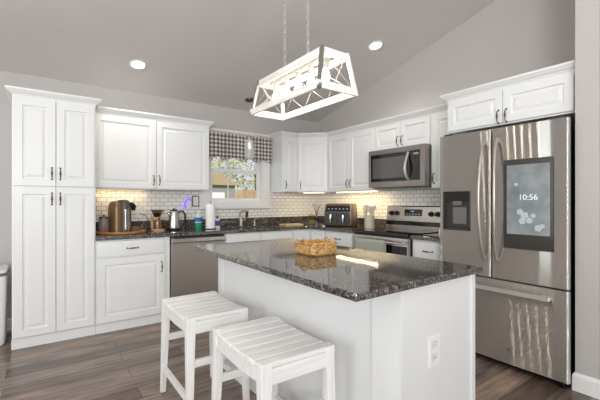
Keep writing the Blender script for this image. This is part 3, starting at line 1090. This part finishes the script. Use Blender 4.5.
# ------------------------------------------------------------------ stools
def stool(label, loc, rz):
    t = thing('counter_stool', label, 'stool', loc, rz, 'stools along the island')
    A, B, Hs = .180, .255, .612         # half depth (x), half width (y), height
    def dip(y):
        return .014 * (1 - (abs(y) / B) ** 2)
    # slats run along x, following the saddle
    ns = 7
    for k in range(ns):
        yc = -B + (k + .5) * 2 * B / ns
        wd = 2 * B / ns - .009
        m = MB()
        rings = []
        for x in (-A, A):
            r0 = []
            for yy, top in ((yc - wd / 2, 0), (yc + wd / 2, 0), (yc + wd / 2, 1), (yc - wd / 2, 1)):
                r0.append((x, yy, Hs - dip(yy) - (.022 if not top else 0)))
            rings.append(r0)
        m.ring_stack(rings)
        bevel(m.build('slat', M['stool'], t, smooth=False), .005)
    # curved side rails (along y) under the slats
    for sx_ in (-1, 1):
        m = MB()
        rings = []
        for i in range(13):
            y = -B + .012 + (2 * B - .024) * i / 12
            zt = Hs - dip(y) - .0225
            zb = Hs - .075 - dip(y) * 1.15
            xx0, xx1 = sx_ * (A - .004), sx_ * (A - .026)
            rings.append([(xx0, y, zb), (xx1, y, zb), (xx1, y, zt), (xx0, y, zt)])
        m.ring_stack(rings)
        m.build('side_rail', M['stool'], t, ang=30)
    for sy in (-1, 1):
        MB().box(-A + .02, A - .02, sy * (B - .014) - .011, sy * (B - .014) + .011, Hs - .088, Hs - .024, .002).build('end_rail', M['stool'], t)
    for sx_ in (-1, 1):
        for sy in (-1, 1):
            xt, yt = sx_ * (A - .022), sy * (B - .024)
            xb, yb = sx_ * (A - .010), sy * (B + .002)
            m = MB()
            rings = []
            for (x, y, z, s_) in ((xb, yb, .006, .030), (xt, yt, Hs - .085, .046), (xt, yt, Hs - .001 - dip(B), .046)):
                rings.append([(x - s_ / 2, y - s_ / 2, z), (x + s_ / 2, y - s_ / 2, z), (x + s_ / 2, y + s_ / 2, z), (x - s_ / 2, y + s_ / 2, z)])
            m.ring_stack(rings)
            lg = bevel(m.build('leg', M['stool_y'], t, smooth=False), .003)
            MB().lathe(xb, yb, [(.011, 0), (.011, .0065)], 12).build('foot_pad', M['black'], lg)
    def at_z(z, sx_, sy):
        u = (z - .006) / (Hs - .091)
        return (sx_ * ((A - .010) + (-.012) * u), sy * ((B + .002) + (-.026) * u), z)
    for sx_ in (-1, 1):
        bevel(MB().bar(at_z(.165, sx_, -1), at_z(.165, sx_, 1), .022, .036).build('stretcher', M['stool'], t, smooth=False), .002)
    for sy in (-1, 1):
        bevel(MB().bar(at_z(.36, -1, sy), at_z(.36, 1, sy), .022, .040).build('stretcher', M['stool'], t, smooth=False), .002)
    return t
s1 = stool('whitewashed slatted stool farther from the camera, nearer the dishwasher', (-2.735, -2.282, 0), 0)
dup(s1, (-2.680, -2.992, 0), R(-1), 'whitewashed slatted stool nearest the camera at the near end of the island')

# ------------------------------------------------------------------ ceiling lights
def ceil_z(y):
    return CZ0 - CS * y
def downlight(label, x, y):
    t = thing('recessed_downlight', label, 'ceiling light', (x, y, ceil_z(y)), 0, 'recessed ceiling lights')
    t.rotation_euler = (math.atan(-CS), 0, 0)
    MB().lathe(0, 0, [(.062, -.001), (.082, -.001), (.080, -.006), (.064, -.012), (.060, -.004)], 32, caps=False).build('trim_ring', M['white'], t)
    MB().lathe(0, 0, [(.060, -.0045), (.060, -.006), (.001, -.0085)], 32).build('lamp', M['can'], t)
    l = bpy.data.lights.new('downlight', 'SPOT')
    l.energy = 16
    l.spot_size = R(125)
    l.spot_blend = .7
    l.shadow_soft_size = .06
    l.color = (1, .96, .91)
    lo = bpy.data.objects.new('downlight_beam', l)
    lo.location = (x, y, ceil_z(y) - .03)
    col.objects.link(lo)
    return t
downlight('lit recessed ceiling light left of the chandelier, above the wall cabinets', -2.755, -.545)
downlight('lit recessed ceiling light right of the chandelier, towards the sloped wall', -.615, -1.76)
# ------------------------------------------------------------------ linear chandelier over the island
CX, CY = -2.262, -2.637
t = thing('linear_chandelier', 'white wood open-frame linear chandelier with lit bulbs over the island', 'chandelier', (CX, CY, 1.82))
bw, bl, tw_, tl, Hc = .137, .372, .092, .340, .235
def rect_frame(w, l, z, hgt, th):
    m = MB()
    m.box(-w, -w + th, -l, l, z, z + hgt, .002).box(w - th, w, -l, l, z, z + hgt, .002)
    m.box(-w + th, w - th, -l, -l + th, z, z + hgt, .002).box(-w + th, w - th, l - th, l, z, z + hgt, .002)
    return m
rect_frame(bw, bl, 0, .042, .016).build('lower_frame', M['chand'], t)
rect_frame(tw_, tl, Hc - .042, .042, .016).build('upper_frame', M['chand'], t)
for sx_ in (-1, 1):
    for sy in (-1, 1):
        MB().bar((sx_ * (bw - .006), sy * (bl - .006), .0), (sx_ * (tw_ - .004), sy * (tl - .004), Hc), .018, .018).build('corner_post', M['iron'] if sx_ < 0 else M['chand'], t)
wm = []
def wire(p, q):
    MB().tube([p, q], .0018, 6).build('brace_wire', M['wire'], t)
for sx_ in (-1, 1):
    for k in range(3):
        yb0, yb1 = -bl + .02 + k * (2 * bl - .04) / 3, -bl + .02 + (k + 1) * (2 * bl - .04) / 3
        yt0, yt1 = yb0 * tl / bl, yb1 * tl / bl
        xb, xt = sx_ * (bw - .008), sx_ * (tw_ - .008)
        wire((xb, yb0, .03), (xt, yt1, Hc - .03))
        wire((xb, yb1, .03), (xt, yt0, Hc - .03))
for sy in (-1, 1):
    yb, yt = sy * (bl - .008), sy * (tl - .008)
    wire((-bw + .02, yb, .03), (tw_ - .02, yt, Hc - .03))
    wire((bw - .02, yb, .03), (-tw_ + .02, yt, Hc - .03))
MB().box(-.011, .011, -tl + .016, tl - .016, Hc - .028, Hc - .006, .002).build('lamp_bar', M['chand'], t)
for k in range(5):
    y = -.26 + k * .13
    so = MB().lathe(0, y, [(.017, Hc - .0285), (.019, Hc - .05), (.019, Hc - .078), (.014, Hc - .082)], 16).build('socket', M['wire'], t)
    MB().lathe(0, y, [(.012, Hc - .0825), (.014, Hc - .092), (.021, Hc - .110), (.024, Hc - .126), (.019, Hc - .143), (.009, Hc - .150), (.001, Hc - .1515)], 18).build('bulb', M['bulb'], so)
for yy in (.155, -.095):
    zt = ceil_z(CY + yy) - 1.82 - .02
    ch = MB()
    z = Hc
    i = 0
    while z < zt - .03:
        h = .034
        ring = []
        for q in range(14):
            a = 2 * PI * q / 14
            ox = .0085 * math.cos(a)
            oz = (h / 2 + .003) * math.sin(a)
            ring.append((ox, yy, z + h / 2 + oz) if i % 2 else (0, yy + ox, z + h / 2 + oz))
        ch.tube(ring, .0022, 5, closed=True)
        z += h - .006
        i += 1
    ch.build('hanging_chain', M['wire'], t)
    MB().lathe(0, yy, [(.05, zt + .03), (.05, zt + .006), (.045, zt - .002), (.004, zt - .012)], 20).build('ceiling_canopy', M['wire'], t)

# glass pendant over the sink
PX, PY = -1.362, -.285
t = thing('glass_pendant_lamp', 'small clear glass pendant lamp hanging before the window valance', 'pendant lamp', (PX, PY, 0))
zc = ceil_z(PY)
MB().lathe(0, 0, [(.058, zc + .01), (.058, zc - .010), (.05, zc - .022), (.012, zc - .030), (.003, zc - .032)], 24).build('ceiling_canopy', M['pewter'], t)
MB().tube([(0, 0, zc - .03), (0, 0, 2.075)], .0016, 6).build('cord', M['wire'], t)
MB().lathe(0, 0, [(.004, 2.08), (.013, 2.072), (.014, 2.035), (.012, 2.02)], 16).build('socket', M['wire'], t)
MB().lathe(0, 0, [(.015, 2.06), (.045, 2.04), (.062, 1.98), (.066, 1.90), (.060, 1.82), (.052, 1.79)], 28, caps=False).build('glass_shade', M['shade'], t)
MB().lathe(0, 0, [(.010, 2.0195), (.013, 2.00), (.022, 1.965), (.023, 1.94), (.014, 1.916), (.001, 1.911)], 16).build('bulb', M['dimbulb'], t)

# under-cabinet strips
def led_strip(label, loc, rz, L, power, m='led'):
    t = thing('led_strip', label, 'strip light', loc, rz, 'under-cabinet strip lights')
    MB().box(0, L, -.012, .012, -.004, -.0005).build('housing', M['white'], t, smooth=False)
    MB().box(.004, L - .004, -.004, .004, -.0085, -.0042).build('lamp', M[m], t, smooth=False)
    l = bpy.data.lights.new('strip_glow', 'AREA')
    l.shape = 'RECTANGLE'
    l.size, l.size_y = L, .005
    l.energy = power
    l.color = (1, .74, .40)
    lo = bpy.data.objects.new('strip_glow', l)
    v = Matrix.Rotation(rz, 3, 'Z') @ Vector((L / 2, 0, -.012))
    lo.location = Vector(loc) + v
    lo.rotation_euler = (0, 0, rz)
    col.objects.link(lo)
led_strip('lit warm strip light under the two-door cabinet left of the microwave', (-.20, -.66, UZ), RR, .76, 2.6)
led_strip('lit warm strip light under the angled corner wall cabinet', (-.50, -.29, UZ), a45, .30, 1.0)
led_strip('lit warm strip light under the wall cabinet above the coffee machine', (-3.08, -.07, UZ), 0, .50, .6, 'dimled')

# ------------------------------------------------------------------ things on the back worktop
CT = .9145
t = thing('serving_tray', 'round honey wood tray under the coffee machine', 'tray', (-2.868, -.345, CT))
MB().lathe(0, 0, [(.205, 0), (.220, .004), (.225, .022), (.219, .024), (.213, .010), (.002, .010)], 44, sx=1.05, sy=.95).build('dish', M['wood'], t)
TZ = CT + .0105
t = thing('coffee_machine', 'domed bronze and taupe capsule coffee machine on the wooden tray', 'coffee machine', (-2.865, -.315, TZ), R(20))
def capsule(w, d, h, x, y, k=10):
    # rounded-top block: a stadium section shrinking to a dome
    rings = []
    for i in range(k + 1):
        u = i / k
        if u < .72:
            z = h * u
            s_ = 1
        else:
            v = (u - .72) / .28
            z = h * .72 + h * .28 * math.sin(v * PI / 2)
            s_ = max(.05, math.cos(v * PI / 2) ** .55)
        ring = []
        for q in range(24):
            a = 2 * PI * q / 24
            cx_, sy_ = math.cos(a), math.sin(a)
            e = .7
            ring.append((x + w / 2 * s_ * math.copysign(abs(cx_) ** e, cx_), y + d / 2 * s_ * math.copysign(abs(sy_) ** e, sy_), z))
        rings.append(ring)
    return MB().ring_stack(rings)
capsule(.125, .19, .335, .01, 0, 24).build('body', M['taupe'], t, ang=60)
capsule(.11, .17, .318, -.058, .02, 24).build('water_tank', M['bronze'], t, ang=60)
MB().box(-.026, .026, -.105, -.085, .02, .24, .008).build('front_panel', M['steel2'], t)
MB().tube([(.03, -.06, .275), (.075, -.065, .275), (.088, -.065, .262), (.088, -.065, .222)], [.03, .032, .030, .018], 14).build('brew_head', M['black'], t)
MB().box(.055, .150, -.11, .02, .0, .045, .008).build('drip_tray', M['bronze'], t)
t = thing('coffee_canister', 'small steel canister with dark lid left of the coffee machine', 'canister', (-3.035, -.34, TZ))
MB().lathe(0, 0, [(.043, 0), (.045, .005), (.045, .14), (.043, .145)], 26).build('body', M['mgrey'], t)
MB().lathe(0, 0, [(.046, .1455), (.046, .160), (.012, .164), (.010, .178), (.001, .179)], 26).build('lid', M['pewter'], t)
MB().box(-.008, .02, -.049, -.0452, .03, .06).build('label', M['violet'] if False else plain('red_label', s2l(176, 60, 44), .5), t, smooth=False)
o = MB().tube([(-2.63, -.03, 1.105), (-2.63, -.055, 1.10), (-2.585, -.10, 1.085), (-2.555, -.13, 1.00), (-2.56, -.14, .922), (-2.62, -.13, .920), (-2.68, -.14, .921)], .004, 8).build('power_cord', M['black'])
tag(o, 'black power cord running from the outlet down behind the coffee machine', 'cord')

t = thing('coffee_grinder', 'tan burr coffee grinder with flared smoky hopper, left of the kettle', 'coffee grinder', (-2.488, -.21, CT))
MB().box(-.062, .062, -.075, .075, 0, .018, .005).box(-.058, .058, .015, .07, .018, .125, .01).box(-.06, .06, -.072, .072, .120, .150, .01).build('body', M['tan'], t)
MB().lathe(0, -.025, [(.045, .0185), (.046, .11), (.044, .118)], 22).build('grounds_bin', plain('brown_grounds_bin', s2l(120, 78, 44), .25, coat=.4), t)
MB().lathe(0, 0, [(.035, .1505), (.040, .165), (.066, .222)], 26, caps=False).build('hopper', M['smoke'], t)
MB().lathe(0, 0, [(.034, .1515), (.040, .168), (.052, .192), (.002, .196)], 22).build('coffee_beans', plain('coffee_beans', s2l(74, 50, 36), .6, bump=1, bscale=160), t)
MB().lathe(0, 0, [(.070, .2225), (.070, .232), (.012, .236), (.002, .236)], 26).build('lid', M['dgrey'], t)
MB().disc_y(0, -.0725, .135, .012, -.085, 16).build('dial', M['dgrey'], t)

t = thing('electric_kettle', 'brushed steel electric kettle between grinder and dish soap', 'kettle', (-2.305, -.225, CT))
MB().lathe(0, 0, [(.075, 0), (.078, .010), (.072, .018)], 28).build('base', M['black'], t)
MB().lathe(0, 0, [(.070, .0185), (.072, .03), (.064, .12), (.054, .20), (.050, .215), (.044, .22)], 30).build('body', M['steel2'], t)
MB().lathe(0, 0, [(.045, .2205), (.040, .230), (.012, .234), (.010, .246), (.001, .248)], 24).build('lid', M['black'], t)
MB().tube([(.045, -.03, .205), (.085, -.055, .215), (.108, -.07, .17), (.104, -.066, .09), (.075, -.05, .05)], [.010, .012, .012, .012, .009], 10).build('handle', M['black'], t)
MB().tube([(-.05, .0, .175), (-.075, .0, .205)], [.016, .010], 10).build('spout', M['steel2'], t)

t = thing('dish_soap_bottle', 'clear dish soap bottle with green liquid and blue label', 'soap bottle', (-2.020, -.235, CT))
MB().lathe(0, 0, [(.040, 0), (.044, .006), (.044, .075)], 24, sy=.7).build('green_liquid', M['soapgreen'], t)
MB().lathe(0, 0, [(.044, .0755), (.044, .13), (.040, .155), (.022, .175), (.014, .185)], 24, sy=.7).build('body', M['clear'], t)
MB().lathe(0, 0, [(.0455, .085), (.0455, .135)], 24, sy=.72).build('label', M['blue'], t)
MB().lathe(0, 0, [(.0155, .1855), (.0155, .205), (.006, .208), (.004, .225)], 16).build('cap', M['white'], t)

t = thing('night_light', 'white plug-in night light with violet glow on the tiled wall', 'night light', (-2.065, -.008, 1.205))
MB().box(-.028, .028, -.035, -.0005, -.055, .05, .012).build('housing', M['white'], t)
MB().tube([(-.03 + .0, -.02, .045), (-.052, -.02, .02), (-.055, -.02, -.02), (-.036, -.02, -.045)], .011, 10).tube([(-.03, -.02, .05), (.0, -.02, .062), (.03, -.02, .05)], .009, 10).build('lamp', M['violet'], t)

t = thing('paper_towel_roll', 'white paper towel roll on a stand left of the sink', 'paper towels', (-1.915, -.345, CT))
MB().lathe(0, 0, [(.068, 0), (.070, .008), (.062, .012)], 28).build('stand_base', M['steel2'], t)
MB().lathe(0, 0, [(.020, .0125), (.052, .0125), (.054, .018), (.054, .285), (.052, .29), (.020, .29)], 32, caps=False).build('paper_roll', M['paper'], t)
MB().lathe(0, 0, [(.006, .0125), (.006, .30), (.012, .304), (.013, .318), (.006, .326), (.001, .327)], 14).build('stand_rod', M['steel2'], t)

t = thing('detergent_bottle', 'small white bottle with navy label right of the paper towels', 'bottle', (-1.795, -.27, CT))
MB().lathe(0, 0, [(.030, 0), (.032, .005), (.032, .095), (.028, .11), (.012, .118)], 22, sy=.75).build('body', M['white'], t)
MB().lathe(0, 0, [(.0335, .03), (.0335, .092)], 22, sy=.77).build('label', M['navy'], t)
MB().lathe(0, 0, [(.013, .1185), (.013, .14), (.004, .143), (.003, .16)], 14).build('cap', M['navy'], t)

t = thing('cutting_board', 'small pale wooden cutting board lying by the corner', 'cutting board', (-.70, -.31, CT), R(-8))
MB().box(-.15, .13, -.085, .085, 0, .016, .006).build('board', M['lightwood'], t)
MB().box(-.205, -.1505, -.018, .018, 0, .016, .006).build('handle', M['lightwood'], t)

t = thing('glass_jar', 'low clear glass jar with lid in the corner of the worktop', 'jar', (-.33, -.26, CT))
MB().lathe(0, 0, [(.050, .0), (.058, .004), (.060, .09), (.050, .105), (.050, .115)], 26).build('jar_body', M['glass'], t)
MB().lathe(0, 0, [(.045, .006), (.053, .008), (.054, .055), (.002, .058)], 22).build('contents', plain('olive_contents', s2l(130, 122, 60), .6, bump=.6), t)
MB().lathe(0, 0, [(.054, .1155), (.054, .125), (.010, .128), (.012, .142), (.001, .146)], 24).build('lid', M['wood'], t)
t = thing('stem_vase', 'slim glass vase of thin dark stems left of the air fryer', 'vase', (-.15, -.15, CT))
MB().lathe(0, 0, [(.028, 0), (.032, .004), (.026, .08), (.018, .12), (.022, .14)], 22).build('vase_body', M['glass'], t)
for k in range(7):
    a = 2 * PI * k / 7
    h = .25 + .05 * ((k * 37) % 5) / 5
    st = MB().tube([(0, 0, .01), (.006 * math.cos(a), .006 * math.sin(a), .12), (.035 * math.cos(a), .035 * math.sin(a), .12 + h * .4), (.06 * math.cos(a), .06 * math.sin(a), h)], .002, 5)
    st.sphere((.06 * math.cos(a), .06 * math.sin(a), h), .007, 1, (1, 1, 1.8))
    st.build('stem', M['driedstem'], t)

# air fryer
t = thing('air_fryer', 'grey and bronze two-drawer air fryer on the corner worktop', 'air fryer', (-.285, -.845, CT), R(-58))
W2, D2, Hf = .40, .29, .300
def roundrect(w, d, r, z, ox=0, oy=0, k=5):
    out = []
    for cx_, cy_, a0 in ((w / 2 - r, d / 2 - r, 0), (-w / 2 + r, d / 2 - r, 90), (-w / 2 + r, -d / 2 + r, 180), (w / 2 - r, -d / 2 + r, 270)):
        for i in range(k + 1):
            a = R(a0 + 90 * i / k)
            out.append((cx_ + r * math.cos(a) + ox, cy_ + r * math.sin(a) + oy, z))
    return out
MB().ring_stack([roundrect(W2 * .96, D2 * .96, .05, .012), roundrect(W2, D2, .05, .03), roundrect(W2, D2, .05, .17), roundrect(W2 * .95, D2 * .92, .05, Hf - .02, 0, .008), roundrect(W2 * .9, D2 * .85, .05, Hf, 0, .01)]).build('shell', M['bronzed'], t, ang=50)
MB().ring_stack([roundrect(W2 * .9, D2 * .9, .05, 0), roundrect(W2 * .95, D2 * .95, .05, .0115)]).build('foot_ring', M['black'], t)
for s_ in (-1, 1):
    xx = s_ * .083
    dw = MB().box(xx - .080, xx + .080, -D2 / 2 - .020, -D2 / 2 + .02, .03, .185, .012).build('basket_drawer', M['dgrey'], t)
    hd = MB().tube([(xx, -D2 / 2 - .018, .155), (xx, -D2 / 2 - .055, .15), (xx, -D2 / 2 - .06, .10), (xx, -D2 / 2 - .055, .05)], [.012, .014, .014, .010], 10).build('handle', M['chrome'], dw)
pn = MB()
pn.ring_stack([[(-.165, -D2 / 2 - .002, .195), (.165, -D2 / 2 - .002, .195), (.155, -D2 / 2 + .022, .268), (-.155, -D2 / 2 + .022, .268)],
               [(-.165, -D2 / 2 - .010, .195), (.165, -D2 / 2 - .010, .195), (.155, -D2 / 2 + .012, .270), (-.155, -D2 / 2 + .012, .270)]])
pn = pn.build('control_panel', M['blackglass'], t, smooth=False)
dm = MB()
for q in range(6):
    xx = -.125 + q * .05
    dm.box(xx - .009, xx + .009, -D2 / 2 - .0045, -D2 / 2 + .006, .222, .238)
dm.build('display_mark', M['dim_digit'], pn, smooth=False)

# utensil crock
t = thing('utensil_crock', 'cream crock holding pale cooking utensils left of the stove', 'crock', (-.29, -1.365, CT))
MB().lathe(0, 0, [(.052, 0), (.058, .006), (.060, .14), (.062, .15), (.054, .15), (.052, .012), (.002, .010)], 28).build('pot', M['cream'], t)
def utensil(label, dx, dy, L, head, m):
    u = thing('cooking_utensil', label, 'utensil', (-.29, -1.365, CT), 0, 'utensils in the crock')
    b0 = Vector((dx * .45, dy * .45, .016))
    e0 = Vector((dx, dy, L))
    MB().tube([b0, (b0 + e0) / 2, e0], [.006, .006, .005], 8).build('shaft', m, u)
    dn = (e0 - b0).normalized()
    ce = e0 + dn * .034
    if head == 'spoon':
        MB().sphere(ce, .040, 2, (.8, .8, 1.0)).build('bowl', m, u)
    elif head == 'spatula':
        MB().box(ce.x - .010, ce.x + .010, ce.y - .032, ce.y + .032, ce.z - .036, ce.z + .045, .004).build('blade', m, u)
    else:
        hd = MB()
        for q in range(4):
            a = PI * q / 4
            hd.tube([tuple(ce + Vector((.028 * math.cos(a) * math.sin(p), .028 * math.sin(a) * math.sin(p), -.045 * math.cos(p)))) for p in [k * PI / 8 for k in range(9)]], .002, 5)
        hd.build('wires', m, u)
utensil('pale wooden spoon leaning left in the cream crock', .0, .052, .195, 'spoon', M['creamwood'])
utensil('pale spatula standing upright in the cream crock', -.050, .016, .205, 'spatula', M['cream'])
utensil('wire whisk leaning right in the cream crock', -.030, -.043, .185, 'whisk', M['wire'])
utensil('cream spoon leaning right, behind the whisk in the cream crock', .026, -.042, .215, 'spoon', M['cream'])
utensil('white slotted turner at the back of the cream crock', .050, .012, .205, 'spatula', M['white'])

# salt shaker beside the range
t = thing('salt_shaker', 'small white shaker on the worktop right of the stove', 'shaker', (-.42, -2.42, CT))
MB().lathe(0, 0, [(.020, 0), (.022, .004), (.017, .055), (.014, .062)], 18).build('body', M['white'], t)
MB().lathe(0, 0, [(.015, .0625), (.014, .078), (.003, .083)], 18).build('cap', M['chrome'], t)

# ------------------------------------------------------------------ basket on the island
t = thing('seagrass_basket', 'woven seagrass basket standing on the island top', 'basket', (-2.165, -2.685, CT), R(0))
def brow(z, w, d):
    return roundrect(w, d, .016, z)
bw_, bd = .185, .190
MB().ring_stack([brow(0, bw_ - .02, bd - .02), brow(.010, bw_, bd), brow(.066, bw_ + .006, bd + .006), brow(.066, bw_ - .014, bd - .014), brow(.012, bw_ - .02, bd - .02)]).build('woven_side', M['weave'], t)
rr_ = roundrect(bw_ - .004, bd - .004, .016, .070, k=6)
wv = [(p[0], p[1], p[2] + .001 * math.sin(i * 1.7)) for i, p in enumerate(rr_)]
MB().tube(wv, .0085, 8, closed=True).build('braided_rim', M['weave'], t)
for s_ in (-1, 1):
    hp = [(s_ * (bw_ / 2), -.045 + .09 * k / 8, .070 + .022 * math.sin(PI * k / 8)) for k in range(9)]
    MB().tube(hp, .006, 8).build('handle', M['weave'], t)

# ------------------------------------------------------------------ trash can
t = thing('trash_can', 'white step trash can with dark rim left of the pantry', 'trash can', (-3.955, -.30, 0))
MB().ring_stack([roundrect(.28, .30, .05, 0.0), roundrect(.30, .32, .05, .012), roundrect(.33, .36, .05, .60)]).build('body', M['white'], t)
MB().ring_stack([roundrect(.335, .365, .05, .601), roundrect(.34, .37, .05, .612), roundrect(.34, .37, .05, .628)]).build('rim', M['mgrey'], t)
MB().ring_stack([roundrect(.335, .365, .05, .6285), roundrect(.33, .36, .05, .65), roundrect(.27, .30, .05, .665)]).build('lid', M['white'], t)
MB().box(-.05, .05, -.20, -.151, .01, .03, .006).build('pedal', M['dgrey'], t)

# ------------------------------------------------------------------ outside the window
struct('ground_outside', MB().box(-10, 22, .2, 30, -.35, -.25), M['grass'])
def fence_panel(label, x, y):
    t = thing('fence_panel', label, 'fence', (x, y, -.25), 0, 'cedar fence beyond the window')
    for k in range(12):
        MB().box(k * .2, k * .2 + .192, -.012, .012, .05, 2.02 + .0, .003).build('board', M['fence'], t)
    MB().box(0, 2.39, .013, .06, .4, .5).build('rail', M['fence'], t, smooth=False)
    MB().box(0, 2.39, .013, .06, 1.6, 1.7).build('rail', M['fence'], t, smooth=False)
    return t
f0 = fence_panel('cedar fence panel behind the grey shed, seen through the window', .9, 10)
dup(f0, (3.3, 10, -.25), None, 'cedar fence panel right of the grey shed, seen through the window')
dup(f0, (5.7, 10, -.25), None, 'cedar fence panel at the far right, seen through the window')
t = thing('garden_shed', 'grey garden shed seen through the kitchen window', 'shed', (.55, 7.0, -.25))
MB().box(0, 1.35, 0, 1.4, 0, 2.05).build('wall_board', M['siding'], t, smooth=False)
MB().prism([(-.12, 2.05), (1.47, 2.05), (.675, 2.5)], -.12, 1.5, lambda a, b, cc: (a, cc, b)).build('roof', M['roof'], t, smooth=False)
MB().box(.35, .95, -.03, -.001, .02, 1.8).build('door', M['trimw'], t, smooth=False)
def tree(label, x, y, h, s_):
    t = thing('garden_tree', label, 'tree', (x, y, -.25), 0, 'trees beyond the window')
    MB().tube([(0, 0, 0), (.05, 0, h * .35), (0, .05, h * .8)], [.13, .10, .05], 8).build('trunk', M['bark'], t)
    rnd = random.Random(int(x * 10 + y))
    m = MB()
    for k in range(900):
        a, b = rnd.random() * 2 * PI, math.acos(2 * rnd.random() - 1)
        rr = (.55 + .45 * rnd.random()) * s_
        c_ = Vector((rr * math.sin(b) * math.cos(a), rr * math.sin(b) * math.sin(a), h * .78 + rr * .8 * math.cos(b)))
        u_ = Vector((rnd.uniform(-1, 1), rnd.uniform(-1, 1), rnd.uniform(-1, 1))).normalized()
        v_ = u_.orthogonal().normalized()
        q = .11
        m.bm.faces.new([m.bm.verts.new(c_ + u_ * q), m.bm.verts.new(c_ + v_ * q * .5), m.bm.verts.new(c_ - u_ * q), m.bm.verts.new(c_ - v_ * q * .5)])
    m.build('leafy_crown', M['leaf'], t, smooth=False)
tree('leafy tree left behind the fence, seen through the window', 2.6, 12.5, 4.2, 1.9)
tree('leafy tree right behind the fence, seen through the window', 6.0, 13.0, 4.4, 2.0)
